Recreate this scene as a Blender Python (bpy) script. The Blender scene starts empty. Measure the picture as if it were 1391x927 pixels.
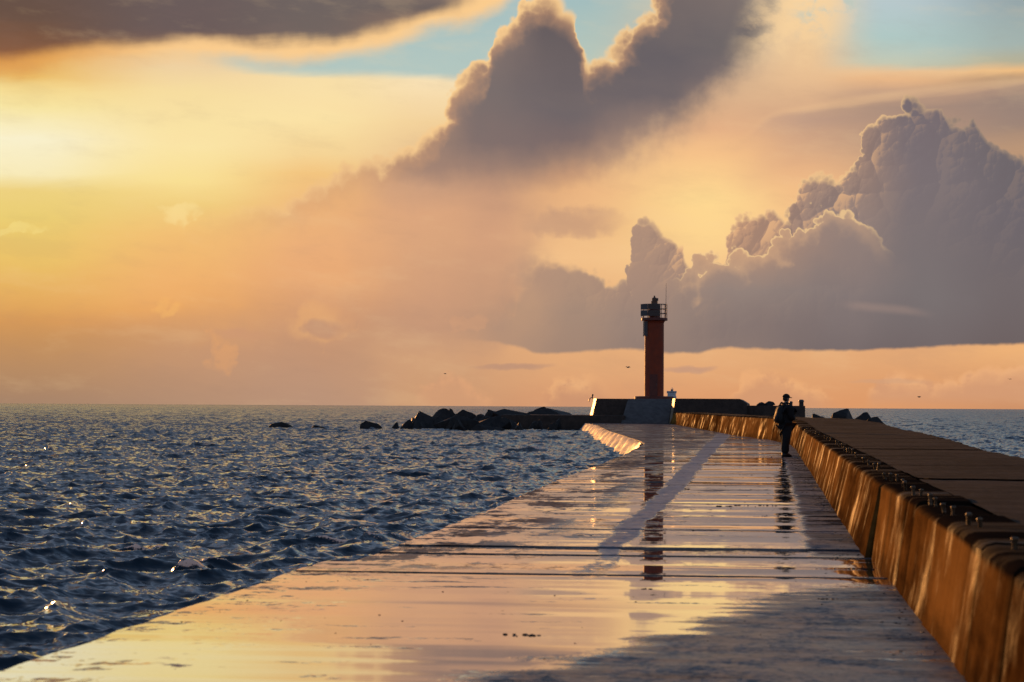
import bpy, bmesh, math, random
import numpy as np
from mathutils import Vector, Matrix, noise as mnoise
R = math.radians
sc = bpy.context.scene
COL = sc.collection
F = 3284.0          # focal length in photo pixels (85 mm on a 36 mm sensor)
CAM_H = 1.38        # camera height above the walkway
YAW = math.atan(352 / F)
SEA_Z = -0.60

# ------------------------------------------------------------------ camera
cam_d = bpy.data.cameras.new('camera'); cam_d.lens = 85.0; cam_d.sensor_width = 36.0
cam_d.clip_start = 0.1; cam_d.clip_end = 60000
cam = bpy.data.objects.new('camera', cam_d); COL.objects.link(cam)
cam.location = (0, 0, CAM_H)
PITCH = math.atan(88.5 / F); ROLL = 0.00575
cam.rotation_euler = (Matrix.Rotation(YAW, 4, 'Z') @ Matrix.Rotation(math.pi/2 + PITCH, 4, 'X') @ Matrix.Rotation(ROLL, 4, 'Z')).to_euler()
cam_d.dof.use_dof = True; cam_d.dof.focus_distance = 75.0; cam_d.dof.aperture_fstop = 5.6
sc.camera = cam
sc.view_settings.view_transform = 'Standard'; sc.view_settings.look = 'None'
sc.view_settings.exposure = 0.0; sc.view_settings.gamma = 1.0
sc.cycles.use_denoising = True
sc.cycles.max_bounces = 6
sc.cycles.sample_clamp_indirect = 6.0

SUN_AZ = YAW + R(18.5)       # left of +Y (towards -X)
SUN_EL = R(6.0)

# ------------------------------------------------------------------ node helper
def lin(c):
    c = c / 255.0
    return c / 12.92 if c <= 0.04045 else ((c + 0.055) / 1.055) ** 2.4
def srgb(r, g, b): return (lin(r), lin(g), lin(b), 1.0)

class NT:
    """small expression builder over one node tree"""
    def __init__(self, tree): self.t = tree; self.n = tree.nodes; self.l = tree.links
    def new(self, typ): return self.n.new(typ)
    def put(self, sock, v):
        if isinstance(v, E): self.l.new(v.s, sock)
        elif isinstance(v, bpy.types.NodeSocket): self.l.new(v, sock)
        else: sock.default_value = v
    def math(self, op, a, b=None, c=None, clamp=False):
        m = self.new('ShaderNodeMath'); m.operation = op; m.use_clamp = clamp
        self.put(m.inputs[0], a)
        if b is not None: self.put(m.inputs[1], b)
        if c is not None: self.put(m.inputs[2], c)
        return E(self, m.outputs[0])
    def vec(self, x, y, z=0.0):
        m = self.new('ShaderNodeCombineXYZ')
        for s, v in zip(m.inputs, (x, y, z)): self.put(s, v)
        return m.outputs[0]
    def noise(self, v, scale=1.0, detail=4.0, rough=0.5, lac=2.0, dist=0.0, dim='3D'):
        m = self.new('ShaderNodeTexNoise'); m.noise_dimensions = dim
        self.put(m.inputs['Vector'], v); m.inputs['Scale'].default_value = scale
        m.inputs['Detail'].default_value = detail; m.inputs['Roughness'].default_value = rough
        m.inputs['Lacunarity'].default_value = lac; m.inputs['Distortion'].default_value = dist
        return E(self, m.outputs[0])
    def voro(self, v, scale=1.0, feature='SMOOTH_F1', smooth=0.4, detail=0.0, rough=0.5, dim='2D', out='Distance'):
        m = self.new('ShaderNodeTexVoronoi'); m.voronoi_dimensions = dim; m.feature = feature
        self.put(m.inputs['Vector'], v); m.inputs['Scale'].default_value = scale
        if feature == 'SMOOTH_F1': m.inputs['Smoothness'].default_value = smooth
        if 'Detail' in m.inputs:
            m.inputs['Detail'].default_value = detail; m.inputs['Roughness'].default_value = rough
        return E(self, m.outputs[out])
    def sstep(self, a, b, x, lo=0.0, hi=1.0, kind='SMOOTHSTEP'):
        m = self.new('ShaderNodeMapRange'); m.interpolation_type = kind; m.clamp = True
        self.put(m.inputs['Value'], x); self.put(m.inputs['From Min'], a); self.put(m.inputs['From Max'], b)
        self.put(m.inputs['To Min'], lo); self.put(m.inputs['To Max'], hi)
        return E(self, m.outputs[0])
    def lstep(self, a, b, x, lo=0.0, hi=1.0): return self.sstep(a, b, x, lo, hi, 'LINEAR')
    def ramp(self, x, stops, interp='LINEAR'):
        m = self.new('ShaderNodeValToRGB'); self.put(m.inputs[0], x); cr = m.color_ramp
        cr.interpolation = interp
        while len(cr.elements) > 1: cr.elements.remove(cr.elements[-1])
        for i, (p, c) in enumerate(stops):
            e = cr.elements[0] if i == 0 else cr.elements.new(p)
            e.position = p; e.color = c
        return m.outputs[0]
    def curve(self, x, pts, handle='AUTO_CLAMPED'):
        m = self.new('ShaderNodeFloatCurve'); self.put(m.inputs['Value'], x)
        c = m.mapping.curves[0]; m.mapping.use_clip = False
        pts = sorted(pts)
        while len(c.points) > 2: c.points.remove(c.points[-1])
        for i, (px, py) in enumerate(pts):
            if i < 2: c.points[i].location = (px, py)
            else: c.points.new(px, py)
        for p in c.points: p.handle_type = handle
        m.mapping.update()
        return E(self, m.outputs[0])
    def mix(self, f, a, b, blend='MIX'):
        m = self.new('ShaderNodeMix'); m.data_type = 'RGBA'; m.blend_type = blend
        self.put(m.inputs[0], f); self.put(m.inputs[6], a); self.put(m.inputs[7], b)
        return m.outputs[2]
    def mixf(self, f, a, b):
        m = self.new('ShaderNodeMix'); m.data_type = 'FLOAT'
        self.put(m.inputs[0], f); self.put(m.inputs[2], a); self.put(m.inputs[3], b)
        return E(self, m.outputs[0])

class E:
    def __init__(self, nt, s): self.nt = nt; self.s = s
    def __add__(self, o): return self.nt.math('ADD', self, o)
    __radd__ = __add__
    def __sub__(self, o): return self.nt.math('SUBTRACT', self, o)
    def __rsub__(self, o): return self.nt.math('SUBTRACT', o, self)
    def __mul__(self, o): return self.nt.math('MULTIPLY', self, o)
    __rmul__ = __mul__
    def __truediv__(self, o): return self.nt.math('DIVIDE', self, o)
    def max(self, o): return self.nt.math('MAXIMUM', self, o)
    def min(self, o): return self.nt.math('MINIMUM', self, o)
    def clamp(self): return self.nt.math('ADD', self, 0.0, clamp=True)
    def abs(self): return self.nt.math('ABSOLUTE', self)
    def pow(self, o): return self.nt.math('POWER', self, o)

# ------------------------------------------------------------------ sky (a world shader over the direction of view)
def build_sky():
    w = bpy.data.worlds.new('World'); sc.world = w; w.use_nodes = True
    t = w.node_tree; t.nodes.clear(); N = NT(t)
    tc = N.new('ShaderNodeTexCoord')
    sep = N.new('ShaderNodeSeparateXYZ'); t.links.new(tc.outputs['Generated'], sep.inputs[0])
    dx, dy, dz = (E(N, sep.outputs[i]) for i in range(3))
    # azimuth (clockwise from the view of the pier head) and elevation, in units of 1/3284 rad
    cy, sy = math.cos(YAW), math.sin(YAW)
    right = dx * cy + dy * sy
    fwd = dy * cy - dx * sy
    az = N.math('ARCTAN2', right, fwd)
    el = N.math('ARCSINE', dz)
    X = az * F + 695.0
    Yr = 552.0 + (X - 695.0) * ROLL - el * F
    P100 = N.vec(X * 0.01, Yr * 0.01)
    # shared turbulence
    nA = N.noise(P100, 0.9, 5, 0.5, dim='2D') - 0.5
    nB = N.noise(N.vec(X * 0.01 + 13.7, Yr * 0.01 + 4.1), 0.9, 5, 0.5, dim='2D') - 0.5
    nF = N.noise(N.vec(X * 0.01 + 3.3, Yr * 0.01 + 9.2), 4.5, 3, 0.5, dim='2D') - 0.5
    nS = N.noise(N.vec(X * 0.0022 + 1.3, Yr * 0.016 + X * 0.0016), 1.0, 5, 0.55, dim='2D') - 0.5   # streaks
    XR0, XR1, YR0, YR1 = -200.0, 1600.0, -120.0, 600.0
    def xn(x): return (x - XR0) / (XR1 - XR0)
    def ycurve(Xe, pts):
        c = N.curve((Xe - XR0) * (1 / (XR1 - XR0)), [(xn(x), (y - YR0) / (YR1 - YR0)) for x, y in pts])
        return c * (YR1 - YR0) + YR0
    def vcurve(Xe, pts): return N.curve((Xe - XR0) * (1 / (XR1 - XR0)), [(xn(x), v) for x, v in pts])
    def field(cols, Xe=None, Ye=None, interp='LINEAR'):
        Xe = X if Xe is None else Xe; Ye = Yr if Ye is None else Ye
        yn = (Ye - YR0) * (1 / (YR1 - YR0))
        out = None
        for i, (x, st) in enumerate(cols):
            r = N.ramp(yn, [((y - YR0) / (YR1 - YR0), srgb(*c)) for y, c in st], interp)
            out = r if out is None else N.mix(N.sstep(cols[i-1][0], x, Xe), out, r)
        return out
    XW = X + nA * 40.0; YW = Yr + nB * 40.0

    # --- clear air: teal up high, peach low, cream near the sun
    bg = field([
        (-160, [(40,(232,188,104)),(90,(240,196,110)),(130,(255,232,160)),(160,(255,246,196)),(215,(255,250,222)),(250,(255,244,196)),(272,(244,214,120)),(330,(240,202,104)),(380,(234,182,92)),(440,(220,156,82)),(470,(198,142,88)),(550,(160,128,104))]),
        (30,  [(40,(224,176,100)),(100,(232,180,98)),(118,(236,190,106)),(132,(245,216,142)),(150,(248,229,162)),(195,(249,240,204)),(240,(248,234,184)),(264,(237,209,126)),(300,(235,206,116)),(350,(236,196,106)),(400,(229,173,96)),(440,(219,156,90)),(470,(197,143,93)),(500,(183,139,101)),(550,(165,131,106))]),
        (250, [(60,(214,196,156)),(95,(238,208,162)),(130,(247,221,160)),(200,(251,229,166)),(250,(249,223,147)),(278,(241,206,127)),(320,(243,191,116)),(380,(240,178,110)),(420,(236,170,102)),(450,(216,156,106)),(480,(201,151,115)),(550,(181,144,118))]),
        (430, [(40,(176,196,192)),(88,(184,203,196)),(104,(248,222,168)),(170,(251,226,166)),(212,(246,213,151)),(240,(243,197,128)),(320,(238,178,122)),(380,(233,171,118)),(430,(211,156,116)),(480,(196,148,116)),(550,(183,145,121))]),
        (590, [(0,(186,204,196)),(80,(190,205,195)),(112,(250,226,182)),(170,(242,208,154)),(300,(222,168,128)),(400,(208,158,122)),(470,(210,160,121)),(550,(204,154,115))]),
        (780, [(0,(160,188,190)),(90,(186,200,186)),(200,(240,196,140)),(260,(238,184,132)),(310,(238,186,132)),(350,(243,193,138)),(420,(232,176,124)),(495,(226,169,120)),(550,(214,152,111))]),
        (960, [(0,(200,196,176)),(120,(214,176,140)),(180,(228,176,134)),(215,(246,194,138)),(270,(255,216,146)),(320,(253,212,144)),(360,(246,200,140)),(490,(228,170,120)),(550,(221,154,107))]),
        (1090,[(0,(246,214,166)),(70,(236,198,152)),(110,(232,190,146)),(160,(212,168,134)),(235,(238,184,134)),(290,(246,196,138)),(490,(227,169,119)),(550,(221,154,106))]),
        (1200,[(0,(185,200,205)),(62,(176,200,196)),(94,(198,200,178)),(106,(236,194,148)),(116,(234,184,136)),(132,(198,160,132)),(160,(190,156,130)),(235,(220,172,130)),(300,(226,176,132)),(488,(226,167,117)),(550,(221,154,105))]),
        (1391,[(0,(146,162,168)),(70,(164,179,174)),(94,(182,176,150)),(105,(238,188,130)),(115,(180,146,116)),(128,(138,120,110)),(165,(152,129,113)),(195,(186,149,119)),(300,(190,150,120)),(480,(238,178,120)),(550,(206,145,103))]),
    ], Xe=X + nA * 26.0, Ye=Yr + nS * 26.0 + nA * 8.0)

    # --- cream sheet whose upper edge cuts the blue gap
    edge = ycurve(X, [(-200,20),(150,60),(250,78),(330,90),(400,94),(500,96),(600,102),(700,112),(900,150)])
    m = N.sstep(-5.0, 14.0, Yr + nS * 26.0 + nF * 3.0 - edge)
    teal = N.ramp((Yr + 60.0) * (1/200.0), [(0, srgb(158,186,192)), (1, srgb(184,202,192))])
    gapm = N.sstep(180, 330, X + nS * 60.0) * N.sstep(800, 720, X) * (1.0 - m) 
    col = N.mix(gapm, bg, teal)

    def cloud(col, top, bot, body, rim_stops, soft, warp=(40, 40), fine=8.0, bsoft=None, bill=None, opac=None, rimx=None, emboss=0.0, rimw=1.0):
        """region between two outlines; rim_stops colours by depth (pixels) below the upper outline"""
        xw = X + nA * warp[0] + nF * fine; yw = Yr + nB * warp[1] + nF * fine
        if bill is not None: yw = yw + bill; xw = xw + bill * 0.6
        d = yw - ycurve(xw, top)
        mk = N.sstep(0.0, soft, d)
        if bot is not None:
            db = ycurve(X, bot) - (Yr + nB * (bsoft[1]) + nF * bsoft[1] * 0.6)
            mk = mk * N.sstep(0.0, bsoft[0], db)
        if opac is not None: mk = mk * opac
        bc = body
        for (d0, d1, c, a) in rim_stops:
            f = N.sstep(d1, d0, d) * a
            if rimx is not None: f = f * rimx
            bc = N.mix(f, bc, c if not isinstance(c, tuple) else srgb(*c))
        return N.mix(mk, col, bc), d, mk

    # --- rounded billows: two sizes of lobe, each with a height and a side that faces the sun
    def lobes(scale, smooth, warp):
        v = N.new('ShaderNodeTexVoronoi'); v.voronoi_dimensions = '2D'; v.feature = 'SMOOTH_F1'
        px = X * 0.01 + nA * warp; py = Yr * 0.01 + nB * warp
        N.put(v.inputs['Vector'], N.vec(px, py)); v.inputs['Scale'].default_value = scale; v.inputs['Smoothness'].default_value = smooth
        d = E(N, v.outputs['Distance'])
        sp = N.new('ShaderNodeSeparateXYZ'); t.links.new(v.outputs['Position'], sp.inputs[0])
        ox = (px - E(N, sp.outputs[0])) * scale; oy = (py - E(N, sp.outputs[1])) * scale
        return 0.30 - d * d, ox * -0.85 + oy * -0.55
    h1, l1 = lobes(2.3, 0.12, 0.30)
    h2, l2 = lobes(5.6, 0.15, 0.14)
    h3, l3 = lobes(13.0, 0.2, 0.06)
    lit = l1 + l2 * 0.6 + l3 * 0.35
    billow = h1 * 28.0 + h2 * 14.0 + h3 * 6.0 + nF * 6.0

    # --- broad low haze cloud, lower left, with an upright right edge
    lm = N.sstep(545, 505, X + nA * 46.0 + nF * 10.0) * N.sstep(405, 470, Yr + nB * 60.0) * 0.75
    low = field([(0,[(430,(210,152,88)),(550,(165,131,106))]), (500,[(430,(208,156,116)),(550,(190,148,120))])])
    col = N.mix(lm, col, low)

    # --- central diagonal cloud
    bodyC = field([
        (250, [(240,(245,208,134)),(290,(241,198,122)),(330,(242,189,116)),(380,(240,178,110)),(420,(234,169,103)),(480,(201,151,115)),(550,(181,144,118))]),
        (430, [(225,(226,178,124)),(270,(234,178,121)),(330,(236,175,122)),(380,(232,170,118)),(430,(210,155,115)),(470,(197,149,116)),(550,(184,146,122))]),
        (580, [(150,(170,136,116)),(190,(152,126,113)),(222,(166,133,116)),(248,(206,159,126)),(290,(220,166,126)),(330,(218,165,125)),(400,(206,156,122)),(440,(198,151,120)),(480,(209,160,121)),(550,(204,154,115))]),
        (660, [(40,(132,114,108)),(130,(122,110,108)),(190,(130,112,108)),(230,(160,129,114)),(270,(204,156,124)),(330,(213,161,125)),(400,(198,152,121)),(440,(190,148,120)),(480,(208,158,120)),(550,(206,152,112))]),
        (760, [(0,(94,87,91)),(80,(107,97,98)),(150,(112,102,104)),(188,(124,107,105)),(215,(158,128,112)),(235,(196,151,119)),(265,(232,178,128)),(310,(228,177,130)),(360,(212,165,128)),(420,(190,148,122)),(550,(210,152,114))]),
        (900, [(0,(118,106,104)),(70,(104,97,101)),(130,(112,102,104)),(175,(150,126,115)),(215,(196,156,127)),(260,(240,190,136)),(350,(240,190,138))]),
        (1010,[(0,(126,113,109)),(60,(112,104,104)),(105,(122,109,108)),(135,(168,139,121)),(155,(212,169,131)),(220,(238,186,136)),(350,(240,190,138))]),
    ], Xe=X + nA * 70.0, Ye=Yr + nB * 50.0 + nF * 8.0)
    topC = [(200,318),(260,296),(300,285),(350,273),(400,260),(440,246),(465,224),(485,218),(510,216),(545,197),(575,178),(596,160),(606,132),(622,104),(640,90),(656,74),(664,44),(686,30),(706,12),(722,-8),(742,-12),(762,2),(780,16),(790,44),(798,84),(808,76),(830,62),(850,50),(868,24),(886,6),(902,-30),(960,-100),(1600,-110)]
    rimC = vcurve(X, [(-200,0.7),(420,0.6),(560,0.9),(680,1.0),(780,1.0),(880,1.0),(960,0.3),(1600,0)])
    softC = vcurve(X, [(-200,0.9),(250,0.7),(400,0.26),(480,0.15),(600,0.13),(700,0.12),(780,0.18),(1600,0.2)]) * 100.0
    botC = [(-200,590),(560,590),(640,560),(700,470),(740,372),(800,312),(850,272),(900,236),(950,200),(1000,150),(1040,100),(1062,60),(1080,10),(1110,-60),(1300,-110),(1600,-115)]
    col, dC, mC = cloud(col, topC, botC, bodyC,
        [(10, 64, (206,156,118), 0.75), (8, 34, (252,208,146), 0.95)], softC, warp=(36, 36), fine=7.0,
        bsoft=(95.0, 60.0), bill=billow * 0.75, rimx=rimC, opac=N.sstep(1115.0, 1000.0, X + nA * 110.0 + Yr * 0.25 + nF * 24.0) * N.sstep(110.0, 430.0, X + nA * 90.0))
    # feathery bright fringe on its right shoulder
    wisp = N.noise(N.vec(X * 0.01 + Yr * 0.004 + nA * 0.6, Yr * 0.014 - X * 0.004), 1.7, 6, 0.6, dim='2D')
    fr = N.sstep(95, 10, (X - (1092.0 - Yr * 0.35)).abs()) * N.sstep(110, 30, Yr + nB * 30.0) * N.sstep(0.40, 0.62, wisp) * 0.8
    col = N.mix(N.sstep(0.55, 0.35, wisp) * N.sstep(1060, 1100, X) * N.sstep(1180, 1140, X) * N.sstep(70, 20, Yr) * 0.8, col, srgb(184, 200, 190))
    col = N.mix(fr, col, srgb(248, 210, 158))

    # --- dark wedge across the upper left
    bodyA = field([(-100,[(-40,(96,78,70)),(40,(112,82,64)),(80,(140,92,60)),(105,(190,124,64))]),
                   (30,[(-40,(94,79,75)),(40,(108,83,70)),(78,(138,92,63)),(100,(182,118,66))]),
                   (250,[(-40,(106,93,92)),(48,(108,92,90)),(70,(128,101,88))]),
                   (430,[(-40,(108,99,98)),(60,(114,101,96))]),
                   (600,[(-40,(150,128,114)),(20,(110,98,95)),(40,(140,114,100))])], Ye=Yr + nS * 40.0)
    eA = ycurve(X + nA * 50.0, [(-200,122),(0,110),(60,102),(110,92),(200,84),(300,80),(400,77),(480,67),(560,52),(610,37),(650,20),(690,0),(760,-60),(1600,-119)])
    dA = eA - (Yr + nS * 30.0 + nA * 16.0 + nF * 5.0)
    fringe = N.mix(N.sstep(40, 260, X), srgb(228, 164, 86), srgb(251, 204, 142))
    thick = vcurve(X, [(-200,0.32),(150,0.30),(350,0.22),(600,0.26),(700,0.3),(1600,0.3)]) * 100.0
    a1 = N.sstep(-20.0, 8.0, dA); a2 = N.sstep(thick * 0.10, thick * 1.15, dA + nB * 26.0 + nF * 6.0)
    # the dark core stops short of the bright tip at the right
    core = N.sstep(660, 600, X + Yr * 0.3 + nA * 60.0)
    col = N.mix(a1 * N.sstep(740, 690, X + nA * 50.0), col, fringe)
    col = N.mix(a2 * core, col, bodyA)

    # --- high grey streak at the right
    bodyE = field([(1040,[(120,(226,182,140)),(170,(196,158,134)),(215,(222,172,132))]),(1240,[(115,(206,164,132)),(150,(168,140,124)),(215,(186,150,126))]),(1391,[(110,(186,150,126)),(140,(152,130,120)),(230,(166,138,122))])], Ye=Yr + nS * 40.0)
    dE = (Yr + nS * 30.0) - ycurve(X, [(-200,590),(1000,190),(1050,152),(1100,142),(1200,128),(1300,117),(1391,108),(1600,90)])
    mE = N.sstep(0, 16, dE) * N.sstep(110, 50, dE) * N.sstep(985, 1090, X + nA * 60.0)
    bE = N.mix(N.sstep(18, 3, dE) * 0.8, bodyE, srgb(246, 200, 148))
    col = N.mix(mE, col, bE)

    # --- cumulus bank
    bilD = billow
    bodyD0 = field([
        (560, [(440,(206,156,120)),(480,(204,154,120))]),
        (700, [(330,(196,152,124)),(420,(176,143,121)),(485,(172,139,118))]),
        (790, [(340,(182,147,123)),(420,(166,138,120)),(480,(163,134,116))]),
        (880, [(300,(178,144,122)),(370,(170,139,121)),(430,(154,131,119)),(480,(146,124,114))]),
        (1000,[(300,(190,148,120)),(340,(186,146,120)),(372,(164,137,122)),(400,(148,130,122)),(450,(135,118,113)),(480,(138,119,112))]),
        (1150,[(220,(164,134,118)),(300,(150,129,121)),(400,(132,119,117)),(480,(119,106,105))]),
       (1240,[(140,(120,108,112)),(240,(124,113,116)),(300,(125,114,115)),(400,(122,113,113)),(480,(115,103,103))]),
        (1375,[(180,(112,104,107)),(300,(112,104,109)),(400,(115,105,106)),(480,(110,98,98))]),
    ], Xe=X + nA * 60.0, Ye=Yr + nB * 50.0)
    topD = [(400,520),(540,482),(580,458),(630,426),(680,378),(705,350),(728,344),(756,346),(780,358),(800,369),(856,376),(861,336),(866,306),(880,300),(893,308),(906,320),(925,327),(931,350),(938,364),(956,352),(984,344),(992,316),(1010,300),(1030,291),(1052,288),(1066,302),(1078,278),(1106,244),(1137,244),(1164,232),(1173,190),(1202,169),(1221,157),(1237,144),(1258,151),(1273,152),(1286,178),(1300,174),(1318,173),(1328,194),(1348,208),(1372,224),(1391,232),(1450,250),(1600,300)]
    topD = [(x, y + 1) for x, y in topD]
    botD = [(-200,400),(540,462),(600,462),(650,466),(700,474),(740,484),(800,482),(850,478),(900,482),(950,481),(975,476),(1000,477),(1100,481),(1200,479),(1300,473),(1391,472),(1600,470)]
    rimD = vcurve(X, [(-200,0.0),(600,0.0),(740,0.2),(860,0.45),(920,0.7),(1000,0.9),(1180,0.85),(1240,0.45),(1330,0.2),(1600,0.1)])
    litD = N.sstep(0.10, 0.62, lit)
    shD = N.sstep(-0.05, -0.60, lit)
    def emboss(body, d, amt):
        f = litD * N.sstep(95, 6, d) * amt
        g = shD * N.sstep(130, 20, d) * (0.04 + amt * 0.45)
        return N.mix(f, N.mix(g, body, srgb(116, 101, 103)), srgb(240, 186, 134))
    xw = X + nA * 14.0 + nF * 5.0 + bilD * 0.6; yw = Yr + nB * 14.0 + nF * 5.0 + bilD
    dD = yw - ycurve(xw, topD)
    amtx = vcurve(X, [(-200,0),(700,0.0),(860,0.12),(960,0.65),(1100,0.65),(1185,0.45),(1240,0.10),(1391,0.04),(1600,0)])
    bD = emboss(bodyD0, dD, amtx)
    bD = N.mix(N.sstep(14, 1, dD) * rimD, bD, srgb(252, 206, 146))
    dbD = ycurve(X, botD) - (Yr + nA * 7.0 + nF * 5.0)
    softD = vcurve(X, [(-200,0.9),(600,0.85),(700,0.6),(760,0.22),(850,0.07),(1600,0.05)]) * 100.0
    mD = N.sstep(0.0, softD, dD) * N.sstep(0.0, 6.0, dbD) * N.sstep(540, 760, X + nA * 90.0)
    col = N.mix(mD, col, bD)
    # faint relief through the body of the bank and of the plume
    relief = N.sstep(-0.7, 0.7, lit + nA * 0.8, -1.0, 1.0)
    def tone(col, k, mask):
        hi = N.mix(mask * (k * relief).max(0.0), col, srgb(214, 178, 146)); return N.mix(mask * (k * relief * -1.0).max(0.0), hi, srgb(84, 78, 86))
    col = tone(col, 0.045, mD * N.sstep(230.0, 60.0, dD + nA * 120.0) * N.sstep(900.0, 1050.0, X))
    # nearer lobe with its own lit crest
    topG = [(-200,590),(880,440),(915,392),(935,376),(958,356),(985,352),(1000,348),(1030,347),(1056,334),(1074,320),(1090,306),(1110,298),(1130,291),(1150,294),(1170,304),(1200,334),(1260,400),(1600,590)]
    xg = X + nB * 26.0 + bilD * 0.9; yg = Yr + nA * 26.0 + nF * 9.0 + bilD * 1.35
    dG = yg - ycurve(xg, topG)
    bG = N.mix(N.sstep(9, 0, dG) * 0.95, N.mix(N.sstep(42, 6, dG) * 0.30, bodyD0, srgb(238, 188, 138)), srgb(254, 212, 150))
    mG = N.sstep(0.0, 4.0, dG) * N.sstep(120, 40, dG) * N.sstep(0.0, 6.0, dbD) * N.sstep(905, 945, X) * N.sstep(1215, 1150, X)
    col = N.mix(mG, col, bG)
    # pale vein low in the bank
    vein = N.sstep(9, 0, (Yr - (415.0 + (X - 1150.0) * 0.11) + nB * 12.0).abs()) * N.sstep(1130, 1170, X) * N.sstep(1270, 1220, X) * 0.28
    col = N.mix(vein, col, srgb(178, 148, 134))

    # --- small clouds under the bank and over the horizon
    def puff(col, x0, x1, top, bot, body, rim, a=0.8, nz=26.0):
        xx = X + nA * nz + bilD * 0.5; yy = Yr + nB * nz + nF * 6.0 + bilD * 0.5
        d = yy - ycurve(xx, top)
        mk = N.sstep(0, 14, d) * N.sstep(0, 26, bot - Yr) * N.sstep(x0, x0 + 24, xx) * N.sstep(x1, x1 - 50, xx) * a
        b = N.mix(N.sstep(34, -4, d) * N.sstep(0.30, 0.55, nF + 0.5 + nB) * 0.95, srgb(*body), srgb(*rim))
        return N.mix(mk, col, b)
    col = puff(col, 735, 840, [(-200,590),(735,540),(760,518),(775,508),(790,514),(815,512),(830,524),(860,545),(1600,590)], 575.0, (204,148,112), (250,188,128), 0.85)
    col = puff(col, 985, 1150, [(-200,590),(985,540),(1005,512),(1025,504),(1050,500),(1075,508),(1110,520),(1150,545),(1600,590)], 580.0, (212,154,114), (250,186,126), 0.85)
    col = puff(col, 1170, 1700, [(-200,590),(1170,524),(1215,508),(1260,514),(1300,506),(1350,500),(1391,498),(1600,498)], 560.0, (212,156,118), (248,186,130), 0.8)
    col = puff(col, 560, 700, [(-200,590),(560,530),(590,512),(612,504),(640,520),(690,540),(1600,590)], 585.0, (212,156,118), (240,174,124), 0.5)
    def streak(col, xc, yc, hw, hh, c, a):
        q = ((X + nB * 50.0 - xc) / hw).pow(2.0) + ((Yr + nS * 14.0 + nA * hh * 2.2 + nF * hh * 1.2 - yc) / hh).pow(2.0)
        return N.mix(N.sstep(1.3, 0.0, q) * a, col, srgb(*c))
    col = streak(col, 700, 499, 60, 5, (184,142,120), 0.7)
    col = streak(col, 935, 498, 40, 5, (196,150,124), 0.8)
    col = streak(col, 1200, 520, 60, 4, (210,160,124), 0.6)
    col = streak(col, 330, 458, 40, 8, (206,152,116), 0.6)
    col = streak(col, 780, 298, 75, 26, (198,154,124), 0.75)
    # little torn cloud with a lit rim at the left
    q = ((X + nA * 40.0 + bilD - 432.0) / 34.0).pow(2.0) + ((Yr + nB * 40.0 + bilD - 442.0) / 26.0).pow(2.0)
    col = N.mix(N.sstep(1.8, 0.0, q) * 0.4, col, srgb(240, 180, 116))
    q2 = ((X + nA * 30.0 + bilD - 442.0) / 28.0).pow(2.0) + ((Yr + nB * 30.0 - 444.0) / 14.0).pow(2.0)
    col = N.mix(N.sstep(1.3, 0.3, q2) * 0.75, col, srgb(190, 143, 116))
    for (xc, yc, hw, hh, c, a) in [(316,486,24,24,(240,170,106),0.34),(236,428,22,16,(248,186,106),0.42),(244,296,34,18,(253,226,156),0.5),(20,326,40,8,(250,226,140),0.42),(640,440,30,14,(226,166,122),0.25)]:
        q = ((X + nA * 60.0 + bilD + nF * 30.0 - xc) / hw).pow(2.0) + ((Yr + nB * 60.0 + bilD * 0.7 - yc) / hh).pow(2.0)
        col = N.mix(N.sstep(1.2, 0.2, q) * a, col, srgb(*c))

    # thin veils over everything
    veil = N.noise(N.vec(X * 0.006 + Yr * 0.004, Yr * 0.02 - X * 0.003), 1.0, 6, 0.62, dim='2D')
    open_ = (1.0 - mD) * (1.0 - mC * N.sstep(300.0, 220.0, Yr) * 0.9)
    col = N.mix(N.sstep(0.50, 0.75, veil) * 0.10 * open_, col, srgb(250, 214, 160)); col = N.mix(N.sstep(0.50, 0.25, veil) * 0.09 * open_, col, srgb(150, 120, 108))
    # --- glow round the sun, which stands just left of the frame
    sx = 695.0 - R(18.5) * F; syy = 552.0 - SUN_EL * F
    r = N.math('SQRT', (X - sx).pow(2.0) + ((Yr - syy) * 1.5).pow(2.0))
    glow = N.sstep(440.0, 30.0, r).pow(2.0)
    # --- the rest of the dome: physical sky with broken grey cloud
    nish = N.new('ShaderNodeTexSky'); nish.sky_type = 'NISHITA'; nish.sun_disc = False
    nish.sun_elevation = SUN_EL; nish.sun_rotation = -SUN_AZ; nish.air_density = 1.0; nish.dust_density = 1.2; nish.ozone_density = 2.0
    nb = N.mix(1.0, nish.outputs[0], (0.10, 0.10, 0.10, 1), 'MULTIPLY')
    upn = N.noise(tc.outputs['Generated'], 2.2, 6, 0.55)
    up = N.mix(N.sstep(0.45, 0.70, upn) * 0.55, N.mix(0.75, nb, (0.085, 0.15, 0.27, 1)), (0.13, 0.145, 0.18, 1))
    inside = N.sstep(-330.0, -40.0, Yr) * N.sstep(0.85, 0.36, (az - 0.04).abs())
    # off to the sides at low level: dusk band
    band = N.mix(N.sstep(0.03, 0.16, el), srgb(128, 112, 112), N.mix(N.sstep(0.16, 0.42, el), srgb(144, 160, 184), srgb(98, 120, 150)))
    up = N.mix(N.sstep(0.55, 0.25, el), up, band)
    col = N.mix(inside, up, col)
    addg = N.new('ShaderNodeMix'); addg.data_type = 'RGBA'; addg.blend_type = 'ADD'
    N.put(addg.inputs[0], glow); N.put(addg.inputs[6], col); addg.inputs[7].default_value = (2.2, 1.35, 0.5, 1)
    bgN = N.new('ShaderNodeBackground'); t.links.new(addg.outputs[2], bgN.inputs[0]); bgN.inputs[1].default_value = 1.0
    out = N.new('ShaderNodeOutputWorld'); t.links.new(bgN.outputs[0], out.inputs[0])
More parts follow.
